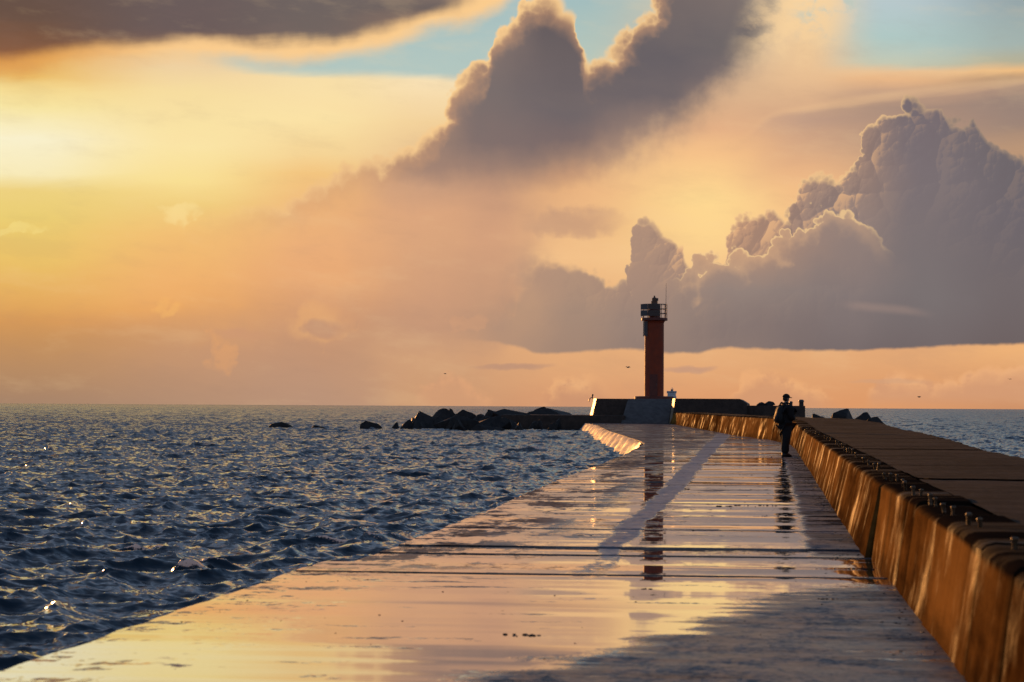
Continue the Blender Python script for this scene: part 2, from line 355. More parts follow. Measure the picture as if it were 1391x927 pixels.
    w.cycles.sampling_method = 'MANUAL'; w.cycles.sample_map_resolution = 1024
build_sky()

# ================================================================== helpers for meshes
rng = random.Random(11)
def finish(o, m, parent=None, smooth=False):
    COL.objects.link(o)
    if m is not None: o.data.materials.append(m)
    if parent is not None: o.parent = parent
    if smooth:
        o.data.polygons.foreach_set('use_smooth', [True] * len(o.data.polygons))
    return o
def mesh_obj(name, verts, faces, m=None, parent=None, smooth=False):
    me = bpy.data.meshes.new(name); me.from_pydata([tuple(v) for v in verts], [], faces); me.update()
    return finish(bpy.data.objects.new(name, me), m, parent, smooth)
def grid_obj(name, P, m=None, parent=None, smooth=True, flip=False):
    """P: (rows, cols, 3) numpy array"""
    r, c = P.shape[:2]
    me = bpy.data.meshes.new(name)
    me.vertices.add(r * c); me.vertices.foreach_set('co', P.reshape(-1).astype(np.float32))
    i = np.arange(r * c).reshape(r, c)
    q = np.stack([i[:-1, :-1], i[:-1, 1:], i[1:, 1:], i[1:, :-1]], -1).reshape(-1, 4)
    if flip: q = q[:, ::-1]
    n = len(q)
    me.loops.add(n * 4); me.polygons.add(n)
    me.loops.foreach_set('vertex_index', np.ascontiguousarray(q).reshape(-1).astype(np.int32))
    me.polygons.foreach_set('loop_start', (np.arange(n) * 4).astype(np.int32))
    me.polygons.foreach_set('loop_total', np.full(n, 4, np.int32))
    me.update(); me.validate()
    return finish(bpy.data.objects.new(name, me), m, parent, smooth)
def bm_obj(name, bm, m=None, parent=None, smooth=False):
    bmesh.ops.recalc_face_normals(bm, faces=bm.faces[:])
    me = bpy.data.meshes.new(name); bm.to_mesh(me); bm.free()
    return finish(bpy.data.objects.new(name, me), m, parent, smooth)
def add_hull(bm, pts, bevel=0.0, seg=1):
    """convex solid through the given corner points"""
    b = bmesh.new(); vs = [b.verts.new(p) for p in pts]
    r = bmesh.ops.convex_hull(b, input=vs)
    bad = [v for v in b.verts if not v.link_faces]
    if bad: bmesh.ops.delete(b, geom=bad, context='VERTS')
    bmesh.ops.dissolve_limit(b, angle_limit=0.01, verts=b.verts[:], edges=b.edges[:])
    if bevel: bmesh.ops.bevel(b, geom=b.edges[:], offset=bevel, segments=seg, affect='EDGES', clamp_overlap=True)
    merge(bm, b)
def merge(bm, b):
    me = bpy.data.meshes.new('tmp'); b.to_mesh(me); b.free(); bm.from_mesh(me); bpy.data.meshes.remove(me)
def add_box(bm, x0, x1, y0, y1, z0, z1, bevel=0.0, M=None):
    pts = [Vector((x, y, z)) for x in (x0, x1) for y in (y0, y1) for z in (z0, z1)]
    if M is not None: pts = [M @ p for p in pts]
    add_hull(bm, pts, bevel)
def add_tube(bm, p0, p1, r0, r1=None, seg=10):
    p0 = Vector(p0); p1 = Vector(p1); r1 = r0 if r1 is None else r1
    d = (p1 - p0); L = d.length; q = d.to_track_quat('Z', 'Y').to_matrix().to_4x4(); q.translation = (p0 + p1) / 2
    bmesh.ops.create_cone(bm, cap_ends=True, segments=seg, radius1=r0, radius2=r1, depth=L, matrix=q)
def add_lathe(bm, prof, seg=24, c=(0, 0)):
    rings = []
    for r, z in prof:
        rings.append([bm.verts.new((c[0] + r * math.cos(2*math.pi*k/seg), c[1] + r * math.sin(2*math.pi*k/seg), z)) for k in range(seg)])
    for a, b in zip(rings, rings[1:]):
        for k in range(seg): bm.faces.new((a[k], a[(k+1) % seg], b[(k+1) % seg], b[k]))
    bm.faces.new(rings[0][::-1]); bm.faces.new(rings[-1])
def add_ring(bm, R0, z, rad, seg=24, a0=0.0, a1=2*math.pi):
    n = seg; pts = [(R0 * math.cos(a0 + (a1-a0)*k/n), R0 * math.sin(a0 + (a1-a0)*k/n), z) for k in range(n + 1)]
    for p, q in zip(pts, pts[1:]): add_tube(bm, p, q, rad, seg=6)
def tag(o, label=None, cat=None, group=None, kind=None):
    if label: o['label'] = label
    if cat: o['category'] = cat
    if group: o['group'] = group
    if kind: o['kind'] = kind
    return o
def empty(name, loc=(0, 0, 0), rz=0.0):
    o = bpy.data.objects.new(name, None); COL.objects.link(o); o.location = loc; o.rotation_euler = (0, 0, rz); o.empty_display_size = 0.2
    return o
def hor(x): return 548.0 + ROLL * x
def wx(x, Y): return (x - 1047.0) * Y / F           # photo column at distance Y -> world X
def wz(x, y, Y): return CAM_H - (y - hor(x)) * Y / F  # photo row at distance Y -> world Z
def interp(pts):
    xs = [p[0] for p in pts]; ys = [p[1] for p in pts]
    return lambda v: np.interp(v, xs, ys)
def fbm(x, y, z, o=4):
    return mnoise.fractal(Vector((x, y, z)), 1.0, 2.0, o)

# ================================================================== materials
def new_mat(name):
    m = bpy.data.materials.new(name); m.use_nodes = True; t = m.node_tree; t.nodes.clear()
    N = NT(t); b = N.new('ShaderNodeBsdfPrincipled'); o = N.new('ShaderNodeOutputMaterial'); t.links.new(b.outputs[0], o.inputs[0])
    return m, N, b, o
def objco(N):
    tc = N.new('ShaderNodeTexCoord'); s = N.new('ShaderNodeSeparateXYZ'); N.l.new(tc.outputs['Object'], s.inputs[0])
    return tc.outputs['Object'], E(N, s.outputs[0]), E(N, s.outputs[1]), E(N, s.outputs[2])
def bump(N, h, strength, dist, prev=None):
    b = N.new('ShaderNodeBump'); N.put(b.inputs['Height'], h); N.put(b.inputs['Strength'], strength); N.put(b.inputs['Distance'], dist)
    if prev is not None: N.l.new(prev, b.inputs['Normal'])
    return b.outputs[0]
def simple(name, c, rough=0.6, var=0.25, scale=6.0, metal=0.0, bmp=0.0, spec=0.5):
    m, N, b, o = new_mat(name)
    co, x, y, z = objco(N)
    n = N.noise(co, scale, 5, 0.6)
    dark = tuple(v * (1 - var) for v in c) + (1,); lite = tuple(min(1, v * (1 + var)) for v in c) + (1,)
    N.put(b.inputs['Base Color'], N.mix(N.sstep(0.3, 0.7, n), dark, lite))
    N.put(b.inputs['Roughness'], N.sstep(0.2, 0.8, n, rough * 0.8, min(1, rough * 1.2)))
    b.inputs['Metallic'].default_value = metal; b.inputs['Specular IOR Level'].default_value = spec
    if bmp: N.l.new(bump(N, N.noise(co, scale * 4, 6, 0.65), 0.6, bmp), b.inputs['Normal'])
    return m

def slopes(N, vec, scale, detail, ax, ay, rough=0.55):
    n = N.new('ShaderNodeTexNoise'); n.noise_dimensions = '3D'; N.put(n.inputs['Vector'], vec); n.inputs['Scale'].default_value = scale; n.inputs['Detail'].default_value = detail; n.inputs['Roughness'].default_value = rough
    v = N.new('ShaderNodeVectorMath'); v.operation = 'SUBTRACT'; N.l.new(n.outputs['Color'], v.inputs[0]); v.inputs[1].default_value = (0.5, 0.5, 0.5)
    k = N.new('ShaderNodeVectorMath'); k.operation = 'MULTIPLY'; N.l.new(v.outputs[0], k.inputs[0]); N.put(k.inputs[1], N.vec(ax, ay, 0.0)); return k.outputs[0]
def vsum(N, *vs):
    a = vs[0]
    for c in vs[1:]:
        v = N.new('ShaderNodeVectorMath'); v.operation = 'ADD'; N.l.new(a, v.inputs[0]); N.l.new(c, v.inputs[1]); a = v.outputs[0]
    v = N.new('ShaderNodeVectorMath'); v.operation = 'NORMALIZE'; N.l.new(a, v.inputs[0]); return v.outputs[0]
def mat_walkway():
    m, N, b, o = new_mat('wet_concrete')
    co, X, Y, Z = objco(N)
    n1 = N.noise(N.vec(X * 0.45, Y * 0.22), 1.0, 6, 0.6) - 0.5                  # broad
    n2 = N.noise(N.vec(X * 1.6 + 7.0, Y * 1.1), 1.0, 7, 0.68) - 0.5
    n3 = N.noise(N.vec(X * 9.0, Y * 6.0 + 3.0), 1.0, 6, 0.7) - 0.5
    ns = N.noise(N.vec(X * 0.55 + 2.0, Y * 2.4), 1.0, 6, 0.66) - 0.5            # drawn out across the walkway
    ns2 = N.noise(N.vec(X * 0.40 + 11.0, Y * 0.75), 1.0, 7, 0.68) - 0.5
    nL = N.noise(N.vec(X * 1.0 + 31.0, Y * 0.20), 1.0, 7, 0.68) - 0.5           # patches long enough to read at a distance
    rag = n2 * 0.5 + n3 * 0.3
    # lengthwise repair strip
    hw = 0.12 + (Y - 20.0) * 0.0024
    s_ = (X + 1.50 + (Y - 20.4) * 0.0087 + n2 * 0.20 + n3 * 0.12 + nL * 0.55).abs()
    strip = N.sstep(0.05, -0.05, s_ - hw) * N.sstep(18.5, 22.0, Y + n2 * 4.0)
    strip = strip * N.sstep(-0.12, -0.02, n3 * 0.6 + ns2 * 0.6 + nL * 0.8 + N.sstep(22.0, 40.0, Y) * 0.12)
    # rough margin along the wall
    marg = N.sstep(-0.07, 0.10, X - 0.36 + n2 * 0.40 + n3 * 0.22 + N.sstep(88, 200, Y, 0.0, 9.0)) * N.sstep(22.0, 23.4, Y)
    # the drained corner next to the camera, with shallow pools left in it
    corner = N.sstep(-0.16, 0.26, X + 1.20 - (Y - 12.0) * 0.235 + n1 * 1.7 + rag * 0.9 + ns * 1.5) * N.sstep(19.6, 18.0, Y + ns * 3.0 + n2 * 1.5)
    pool = N.sstep(0.05, 0.13, ns * 0.7 + n1 * 0.5 + n3 * 0.25 - 0.02)
    corner = corner * (1.0 - pool * 0.75)
    # scuffed margin along the sea edge
    edge = N.sstep(-1.7, -3.2, X + n1 * 2.4 + rag * 1.2) * N.sstep(18.0, 23.0, Y) * N.sstep(-0.03, 0.05, n2 * 0.4 + ns2 * 0.5 + nL + n3 * 0.3)
    edge2 = N.sstep(-2.5, -3.8, X + rag * 1.2 + n1 * 1.2) * N.sstep(0.01, 0.09, n2 * 0.6 + n3 * 0.5 + ns * 0.4)
    far = N.sstep(58.0, 96.0, Y + n1 * 40.0) * N.sstep(-0.10, 0.06, ns2 + n1 * 0.6 + n3 * 0.2)
    spots = N.sstep(0.11, 0.17, n1 * 0.7 + ns * 0.4 + n3 * 0.35 + n2 * 0.2)
    lines = (N.sstep(0.055, 0.10, ns2 * 0.8 + nL * 0.4 + n3 * 0.40 + n2 * 0.2) * N.sstep(19.0, 32.0, Y + n1 * 10.0)).max(N.sstep(0.10, 0.17, ns + n3 * 0.3) * N.sstep(46.0, 18.0, Y))
    dry = strip.max(marg).max(corner).max(edge.max(edge2)).max(far).max(spots).max(lines).clamp()
    # base: damp dark concrete, paler where it has drained, with grit, silt and stains
    tex = n2 * 0.5 + n3 * 0.9 + ns * 0.5
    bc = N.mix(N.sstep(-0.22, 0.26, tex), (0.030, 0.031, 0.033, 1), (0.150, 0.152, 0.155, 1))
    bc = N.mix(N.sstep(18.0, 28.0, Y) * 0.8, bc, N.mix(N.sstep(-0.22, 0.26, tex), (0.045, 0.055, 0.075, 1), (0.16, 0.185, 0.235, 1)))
    bc = N.mix(strip * 0.8, bc, N.mix(N.sstep(-0.2, 0.2, n3), (0.14, 0.16, 0.20, 1), (0.32, 0.35, 0.42, 1)))
    wallside = N.sstep(0.1, 0.9, X)
    mud = N.sstep(0.03, 0.13, ns * 0.9 + ns2 * 0.4 + n3 * 0.5 + wallside * 0.10 - 0.04) * corner.max(marg)
    dash = N.sstep(0.16, 0.22, ns2 * 0.8 + n3 * 0.7 + ns * 0.2) * N.sstep(20.0, 30.0, Y)
    scuff = (edge.max(edge2) * N.sstep(-0.10, 0.06, n3 * 0.8 + n2 * 0.4) * 0.85).max(far * N.sstep(-0.12, 0.10, n3 * 0.6 + ns2) * 0.65)
    wallfoot = marg * N.sstep(-0.02, 0.08, ns2 + n3 * 0.5) * 0.8
    mud = mud.max(dash).max(scuff).max(wallfoot)
    bc = N.mix(mud * 0.9, bc, (0.024, 0.020, 0.018, 1))
    N.put(b.inputs['Base Color'], bc)
    N.put(b.inputs['Specular IOR Level'], N.mixf(mud, N.mixf(dry, 0.5, N.sstep(17.0, 28.0, Y, 0.16, 0.11) + strip * 0.14), N.sstep(17.0, 28.0, Y, 0.06, 0.0)))
    N.put(b.inputs['Roughness'], (N.sstep(0.0, 1.0, dry, 0.035, 0.40) + dry * (ns * 0.5 + n2 * 0.35 + N.sstep(17.0, 28.0, Y, 0.0, 0.20) - strip * 0.10)).max(0.03))
    b.inputs['IOR'].default_value = 1.7
    # standing water: a clear film over the wet concrete
    N.put(b.inputs['Coat Weight'], N.sstep(0.45, 0.05, dry)); b.inputs['Coat Roughness'].default_value = 0.03; b.inputs['Coat IOR'].default_value = 1.33
    geo = N.new('ShaderNodeNewGeometry')
    rough_amp = dry * N.sstep(-0.2, 0.2, n2 + ns * 0.6, 0.35, 1.0)
    nrm = vsum(N, geo.outputs['Normal'],
        slopes(N, N.vec(X * 0.09 + 5.0, Y * 0.55), 1.0, 1, 0.004, 0.070),          # film of water lying in long shallow waves
        slopes(N, N.vec(X * 0.25, Y * 2.2), 1.0, 3, 0.008, 0.030),
        slopes(N, N.vec(X * 5.0, Y * 4.0), 1.0, 4, rough_amp * 0.45, rough_amp * 0.85),
        slopes(N, N.vec(X * 30.0, Y * 20.0), 1.0, 3, rough_amp * 0.6, rough_amp * 1.1, 0.7))
    N.l.new(nrm, b.inputs['Normal']); N.l.new(nrm, b.inputs['Coat Normal'])
    return m

def mat_wall():
    m, N, b, o = new_mat('stained_wet_concrete')
    co, X, Y, Z = objco(N)
    # shutter-board streaks run down the face and lean with it
    yy = Y + Z * 0.30
    st1 = N.noise(N.vec(yy * 1.3, Z * 0.5), 1.0, 6, 0.60)
    st2 = N.noise(N.vec(yy * 6.0, Z * 1.2 + 4.0), 1.0, 5, 0.65)
    n = N.noise(N.vec(yy * 0.45, Z * 2.6, 3.0), 1.0, 8, 0.68)
    pl = N.noise(N.vec(yy * 0.30, Z * 0.25 + 20.0), 1.0, 3, 0.5)
    oi = N.new('ShaderNodeObjectInfo'); rnd = E(N, oi.outputs['Random'])
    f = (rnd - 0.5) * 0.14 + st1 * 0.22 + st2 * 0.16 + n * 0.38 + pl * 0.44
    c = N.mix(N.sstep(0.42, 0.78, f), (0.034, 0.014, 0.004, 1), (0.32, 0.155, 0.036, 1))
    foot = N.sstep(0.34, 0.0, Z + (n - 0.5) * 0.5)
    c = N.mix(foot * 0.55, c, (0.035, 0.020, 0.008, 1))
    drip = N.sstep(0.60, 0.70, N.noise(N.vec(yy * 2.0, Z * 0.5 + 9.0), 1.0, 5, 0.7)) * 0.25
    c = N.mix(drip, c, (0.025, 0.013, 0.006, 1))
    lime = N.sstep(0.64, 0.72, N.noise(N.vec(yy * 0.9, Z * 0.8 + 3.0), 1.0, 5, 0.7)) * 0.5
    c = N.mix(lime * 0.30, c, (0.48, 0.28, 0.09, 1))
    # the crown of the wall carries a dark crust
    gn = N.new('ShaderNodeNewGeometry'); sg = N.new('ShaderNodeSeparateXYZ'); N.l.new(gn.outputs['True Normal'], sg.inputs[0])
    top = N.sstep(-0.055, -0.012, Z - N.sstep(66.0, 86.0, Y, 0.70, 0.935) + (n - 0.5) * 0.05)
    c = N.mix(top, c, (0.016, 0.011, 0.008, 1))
    N.put(b.inputs['Base Color'], c)
    wet = N.sstep(0.50, 0.66, N.noise(N.vec(yy * 0.9 + 5.0, Z * 0.9), 1.0, 6, 0.65))
    N.put(b.inputs['Roughness'], N.mixf(wet, 0.9, 0.6)); N.put(b.inputs['Specular IOR Level'], wet * 0.03)
    pit = N.noise(N.vec(Y * 7.0, Z * 40.0), 1.0, 5, 0.7)
    h = st1 * 0.38 + st2 * 0.26 + pit * 0.34 + n * 0.75
    N.l.new(bump(N, h, 0.9, 0.009), b.inputs['Normal'])
    return m

def mat_quay_top():
    m, N, b, o = new_mat('dark_weathered_concrete')
    co, X, Y, Z = objco(N)
    n = N.noise(N.vec(X * 0.6, Y * 0.5), 1.0, 7, 0.66); g = N.noise(N.vec(X * 9.0, Y * 2.0), 1.0, 6, 0.68)
    c = N.mix(N.sstep(0.40, 0.60, n * 0.65 + g * 0.35), (0.008, 0.006, 0.005, 1), (0.050, 0.036, 0.029, 1))
    wet = N.sstep(0.66, 0.72, N.noise(N.vec(X * 0.35 + 3.0, Y * 0.30), 1.0, 5, 0.6))
    N.put(b.inputs['Base Color'], c)
    N.put(b.inputs['Roughness'], N.mixf(wet, 0.75, 0.10))
    N.put(b.inputs['Specular IOR Level'], N.mixf(wet, 0.02, 0.4))
    N.l.new(bump(N, (g * 0.6 + n) * (1.0 - wet), 0.8, 0.02), b.inputs['Normal'])
    return m

def mat_block(name, c0, c1, rough=0.6, spec=0.35):
    m, N, b, o = new_mat(name)
    co, X, Y, Z = objco(N)
    st = N.noise(N.vec(X * 2.2 + Y * 1.3, Z * 0.5), 1.0, 5, 0.6); n = N.noise(co, 2.0, 7, 0.65)
    N.put(b.inputs['Base Color'], N.mix(N.sstep(0.35, 0.65, st * 0.25 + n * 0.75), c0 + (1,), c1 + (1,)))
    N.put(b.inputs['Roughness'], N.sstep(0.3, 0.7, n, rough * 0.8, rough * 1.15)); b.inputs['Specular IOR Level'].default_value = spec
    N.l.new(bump(N, n, 0.7, 0.05), b.inputs['Normal'])
    return m

def mat_sea():
    m, N, b, o = new_mat('sea_water')
    co, X, Y, Z = objco(N)
    b.inputs['Base Color'].default_value = (0.008, 0.020, 0.034, 1)
    b.inputs['IOR'].default_value = 1.33
    r = N.math('SQRT', X * X + Y * Y)
    # small waves as slopes added to the surface normal; the finest, unresolved ones are roughness
    geo = N.new('ShaderNodeNewGeometry')
    def slope(vec, scale, detail, amp):
        n = N.new('ShaderNodeTexNoise'); n.noise_dimensions = '3D'; N.put(n.inputs['Vector'], vec); n.inputs['Scale'].default_value = scale; n.inputs['Detail'].default_value = detail; n.inputs['Roughness'].default_value = 0.55
        v = N.new('ShaderNodeVectorMath'); v.operation = 'SUBTRACT'; N.l.new(n.outputs['Color'], v.inputs[0]); v.inputs[1].default_value = (0.5, 0.5, 0.5)
        k = N.new('ShaderNodeVectorMath'); k.operation = 'MULTIPLY'; N.l.new(v.outputs[0], k.inputs[0]); N.put(k.inputs[1], N.vec(amp, amp, 0.0)); return k.outputs[0]
    def vadd(a, c):
        v = N.new('ShaderNodeVectorMath'); v.operation = 'ADD'; N.l.new(a, v.inputs[0]); N.l.new(c, v.inputs[1]); return v.outputs[0]
    P = N.vec(X * 0.8 + Y * 0.25, Y - X * 0.2, 0.0)
    P = N.vec(X * 0.62 + Y * 0.2, Y - X * 0.25, 0.0)
    patch = N.sstep(0.3, 0.7, N.noise(N.vec(X * 0.12, Y * 0.05), 1.0, 3, 0.55), 0.65, 1.25)
    nn = vadd(geo.outputs['Normal'], slope(P, 3.0, 3, N.sstep(20, 160, r, 0.80, 1.05) * patch))
    nn = vadd(nn, slope(N.vec(X * 0.9, Y * 0.05), 1.0, 4, N.sstep(90, 320, r, 0.0, 0.75)))
    nn = vadd(nn, slope(P, 9.5, 2, N.sstep(12, 120, r, 0.75, 0.5)))
    nn = vadd(nn, slope(P, 0.8, 3, N.sstep(60, 260, r, 0.0, 0.55) * patch))
    vn = N.new('ShaderNodeVectorMath'); vn.operation = 'NORMALIZE'; N.l.new(nn, vn.inputs[0])
    N.l.new(vn.outputs[0], b.inputs['Normal'])
    N.put(b.inputs['Roughness'], N.sstep(15, 260, r, 0.06, 0.20))
    at = N.new('ShaderNodeAttribute'); at.attribute_name = 'foam'
    fm = E(N, at.outputs['Fac'])
    fn2 = N.noise(N.vec(X * 16.0, Y * 7.0, Z * 20.0), 1.0, 4, 0.75)
    mask = N.sstep(0.78, 0.92, fm * 0.55 + fn2) * N.sstep(0.05, 0.3, fm)
    fo = N.new('ShaderNodeBsdfPrincipled'); fo.inputs['Base Color'].default_value = (0.80, 0.80, 0.80, 1); fo.inputs['Roughness'].default_value = 0.34
    fg = vadd(geo.outputs['Normal'], slope(N.vec(X, Y, Z), 42.0, 3, 3.0)); fv = N.new('ShaderNodeVectorMath'); fv.operation = 'NORMALIZE'; N.l.new(fg, fv.inputs[0]); N.l.new(fv.outputs[0], fo.inputs['Normal'])
    tr = N.new('ShaderNodeBsdfTranslucent'); tr.inputs[0].default_value = (0.7, 0.66, 0.58, 1)
    mx0 = N.new('ShaderNodeMixShader'); mx0.inputs[0].default_value = 0.5
    N.l.new(fo.outputs[0], mx0.inputs[1]); N.l.new(tr.outputs[0], mx0.inputs[2])
    mx = N.new('ShaderNodeMixShader'); N.put(mx.inputs[0], mask)
    N.l.new(b.outputs[0], mx.inputs[1]); N.l.new(mx0.outputs[0], mx.inputs[2]); N.l.new(mx.outputs[0], o.inputs[0])
    return m

def mat_apron():
    m, N, b, o = new_mat('streaming_water')
    co, X, Y, Z = objco(N)
    st = N.noise(N.vec(Y * 1.6, Z * 0.8), 1.0, 6, 0.65); n = N.noise(co, 5.0, 5, 0.6)
    f = N.sstep(0.42, 0.62, st * 0.7 + n * 0.3)
    N.put(b.inputs['Base Color'], N.mix(f, (0.035, 0.055, 0.075, 1), (0.14, 0.25, 0.42, 1)))
    N.put(b.inputs['Roughness'], N.mixf(f, 0.45, 0.7))
    N.l.new(bump(N, st + n * 0.4, 0.8, 0.05), b.inputs['Normal'])
    return m

def mat_rust():
    m, N, b, o = new_mat('rusty_steel')
    co, X, Y, Z = objco(N)
    n = N.noise(co, 60.0, 5, 0.6)
    N.put(b.inputs['Base Color'], N.mix(N.sstep(0.35, 0.65, n), (0.05, 0.028, 0.016, 1), (0.20, 0.12, 0.06, 1)))
    b.inputs['Roughness'].default_value = 0.5; b.inputs['Metallic'].default_value = 0.35
    N.l.new(bump(N, n, 0.6, 0.003), b.inputs['Normal'])
    return m

M_WALK = mat_walkway(); M_WALL = mat_wall(); M_TOP = mat_quay_top(); M_SEA = mat_sea(); M_APRON = mat_apron(); M_RUST = mat_rust()
M_BLOCK = mat_block('dark_sea_wall_concrete', (0.040, 0.024, 0.017), (0.090, 0.056, 0.040))
M_BLOCKLIT = mat_block('sunlit_wet_end_concrete', (0.22, 0.15, 0.08), (0.42, 0.30, 0.17), 0.5, 0.5)  # same wall concrete for sun-facing ends, low sunlight put into its paler colour
M_RAMP = mat_block('grey_ramp_concrete', (0.095, 0.080, 0.076), (0.155, 0.132, 0.124), 0.8, 0.1)
M_ROCK = mat_block('dark_wet_rock', (0.016, 0.012, 0.011), (0.045, 0.034, 0.029), 0.6, 0.25)
M_RED = simple('red_lighthouse_paint', (0.32, 0.046, 0.010), 0.6, 0.22, 1.2, bmp=0.004)
M_DKRED = simple('dark_red_metal', (0.16, 0.035, 0.02), 0.5, 0.2, 4.0)
M_STEEL = simple('grey_painted_steel', (0.12, 0.095, 0.085), 0.45, 0.2, 8.0, metal=0.3)
M_PANEL = simple('dark_panel', (0.06, 0.04, 0.035), 0.3, 0.2, 3.0)
M_GPANEL = simple('grey_panel', (0.11, 0.10, 0.10), 0.7, 0.2, 3.0)
M_GLASS = simple('lantern_glass', (0.10, 0.05, 0.03), 0.1, 0.1, 3.0)
M_CLOTH = simple('black_jacket_cloth', (0.016, 0.014, 0.014), 0.8, 0.3, 14.0, bmp=0.01, spec=0.2)
M_TROUS = simple('dark_trouser_cloth', (0.020, 0.018, 0.018), 0.85, 0.3, 14.0, bmp=0.01, spec=0.2)
M_PACK = simple('black_backpack_nylon', (0.014, 0.013, 0.013), 0.6, 0.3, 14.0, bmp=0.006, spec=0.3)
M_SKIN = simple('skin', (0.42, 0.25, 0.18), 0.55, 0.1, 8.0)
M_HAIR = simple('dark_hair', (0.02, 0.014, 0.01), 0.6, 0.3, 20.0)
M_SHOE = simple('dark_leather', (0.015, 0.012, 0.011), 0.5, 0.2, 14.0)
M_SHIP = simple('white_ship_paint', (0.62, 0.62, 0.62), 0.5, 0.1, 0.3)
M_HULL = simple('dark_blue_hull_paint', (0.05, 0.06, 0.09), 0.5, 0.2, 0.3)
M_BIRD = simple('grey_gull_feathers', (0.10, 0.09, 0.09), 0.8, 0.3, 10.0)
M_WEED = simple('dark_wet_weed', (0.018, 0.014, 0.010), 0.45, 0.3, 30.0, spec=0.3)

# ================================================================== sun
sd = bpy.data.lights.new('sun', 'SUN'); sd.energy = 4.0; sd.color = (1.0, 0.42, 0.11); sd.angle = R(0.53)
sun = bpy.data.objects.new('sun', sd); COL.objects.link(sun)
dirv = Vector((-math.sin(SUN_AZ) * math.cos(SUN_EL), math.cos(SUN_AZ) * math.cos(SUN_EL), math.sin(SUN_EL)))
sun.rotation_euler = dirv.to_track_quat('Z', 'Y').to_euler(); sun.location = (0, 0, 30)

# ================================================================== walkway
XL = interp([(0,-3.62),(8,-3.74),(12,-3.83),(20,-4.03),(21.19,-4.03),(21.21,-3.78),(25,-3.76),(31,-3.79),(44,-4.06),(67,-4.25),(90.6,-4.78),(100.6,-5.6),(115.7,-7.1),(140,-9.5),(179,-12.9),(199,-15.2),(206,-16)])
XR = interp([(0,0.87),(8,0.905),(12,0.93),(20,0.95),(22.60,0.93),(22.62,0.86),(80,0.83),(92,0.72),(105,-0.1),(118.6,-1.66),(151.6,-4.3),(203,-8.5),(206,-8.7)])
ZT = interp([(0,0.74),(12,0.712),(20,0.69),(78,0.70),(98,0.93),(210,0.95)])
BATT = interp([(0,0.10),(22.5,0.09),(22.7,0.155),(90,0.17),(120,0.22),(210,0.30)])     # how far the face leans back over its height
ZF = interp([(0,0.19),(8,0.118),(12,0.076),(16,0.036),(19.85,0.004),(21,0.0),(300,0.0)])
def walkway():
    joints = [3.0, 19.85, 21.2, 22.6, 23.85, 27.3, 30.8, 35.0, 38.9, 43.2, 47.0]
    while joints[-1] < 200: joints.append(joints[-1] + rng.uniform(3.7, 4.3))
    joints[-1] = 205.0
    tilts = {0: 0.0, 1: -0.005, 2: -0.004, 3: -0.0135}
    V = []; Fc = []
    def quadgrid(rows):
        base = len(V); c = len(rows[0])
        for r in rows: V.extend(r)
        for i in range(len(rows) - 1):
            for j in range(c - 1):
                a = base + i * c + j; Fc.append((a, a + 1, a + c + 1, a + c))
    for k, (a, b) in enumerate(zip(joints, joints[1:])):
        gap = rng.uniform(0.006, 0.013) if a < 60 else 0.015
        if k == 0: gap = 0.03
        y0, y1 = a + gap / 2, b - gap / 2
        t = tilts.get(k, rng.uniform(-0.0016, 0.0016)); roll_ = rng.uniform(-0.0008, 0.0008); off = rng.uniform(-0.004, 0.004)
        if k == 3: off = -0.006
        if k == 0: off = 0.0; roll_ = 0.0
        ny = max(3, int((b - a) / 0.25)) if a < 50 else max(2, int((b - a) / 1.0))
        rows = []
        for i in range(ny + 1):
            y = y0 + (y1 - y0) * i / ny
            lx = float(XL(min(max(y, a + 0.02), b - 0.02))) + 0.035 * fbm(y * 1.3, 1.7, 0) + 0.012 * fbm(y * 9, 3.7, 0); rx = float(XR(y)) + 0.06
            row = []
            hz = lambda x: float(ZF(y)) + off + t * (y - (a + b) / 2) + roll_ * (x + 1.5) + 0.0012 * fbm(x * 0.6, y * 0.5, 2.0) - (0.004 if i in (0, ny) else 0)
            # side, chamfer, top
            row.append((lx - 0.02, y, -2.2)); row.append((lx - 0.01, y, -0.14 + 0.02 * fbm(y * 3, 0, 5)))
            ch = 0.10 + 0.03 * fbm(y * 1.1, 9, 1)
            row.append((lx + ch, y, hz(lx)))
            for j in range(1, 13):
                x = lx + ch + (rx - lx - ch) * j / 12; row.append((x, y, hz(x)))
            rows.append(row)
        quadgrid(rows)
        # slab ends down into the joint
        for row, s in ((rows[0], 1), (rows[-1], -1)):
            base = len(V); n = len(row) - 1
            for p in row[1:]: V.append(p); V.append((p[0], p[1] + s * 0.001, p[2] - 0.14))
            for j in range(n - 1):
                q = (base + 2*j, base + 2*j + 2, base + 2*j + 3, base + 2*j + 1); Fc.append(q if s > 0 else q[::-1])
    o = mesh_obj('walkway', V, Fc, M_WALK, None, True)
    o.data.polygons.foreach_set('use_smooth', [True] * len(o.data.polygons))
    m = o.data; m.set_sharp_from_angle(angle=R(25))
    tag(o, kind='structure')
    # bed below the slabs
    ys = np.linspace(3, 205, 120); P = np.zeros((len(ys), 2, 3))
    P[:, 0, 0] = XL(ys) + 0.02; P[:, 1, 0] = XR(ys) + 0.3; P[:, :, 1] = ys[:, None]; P[:, :, 2] = (ZF(ys) - 0.075)[:, None]
    b = grid_obj('ground', P, M_TOP); tag(b, kind='structure')
walkway()

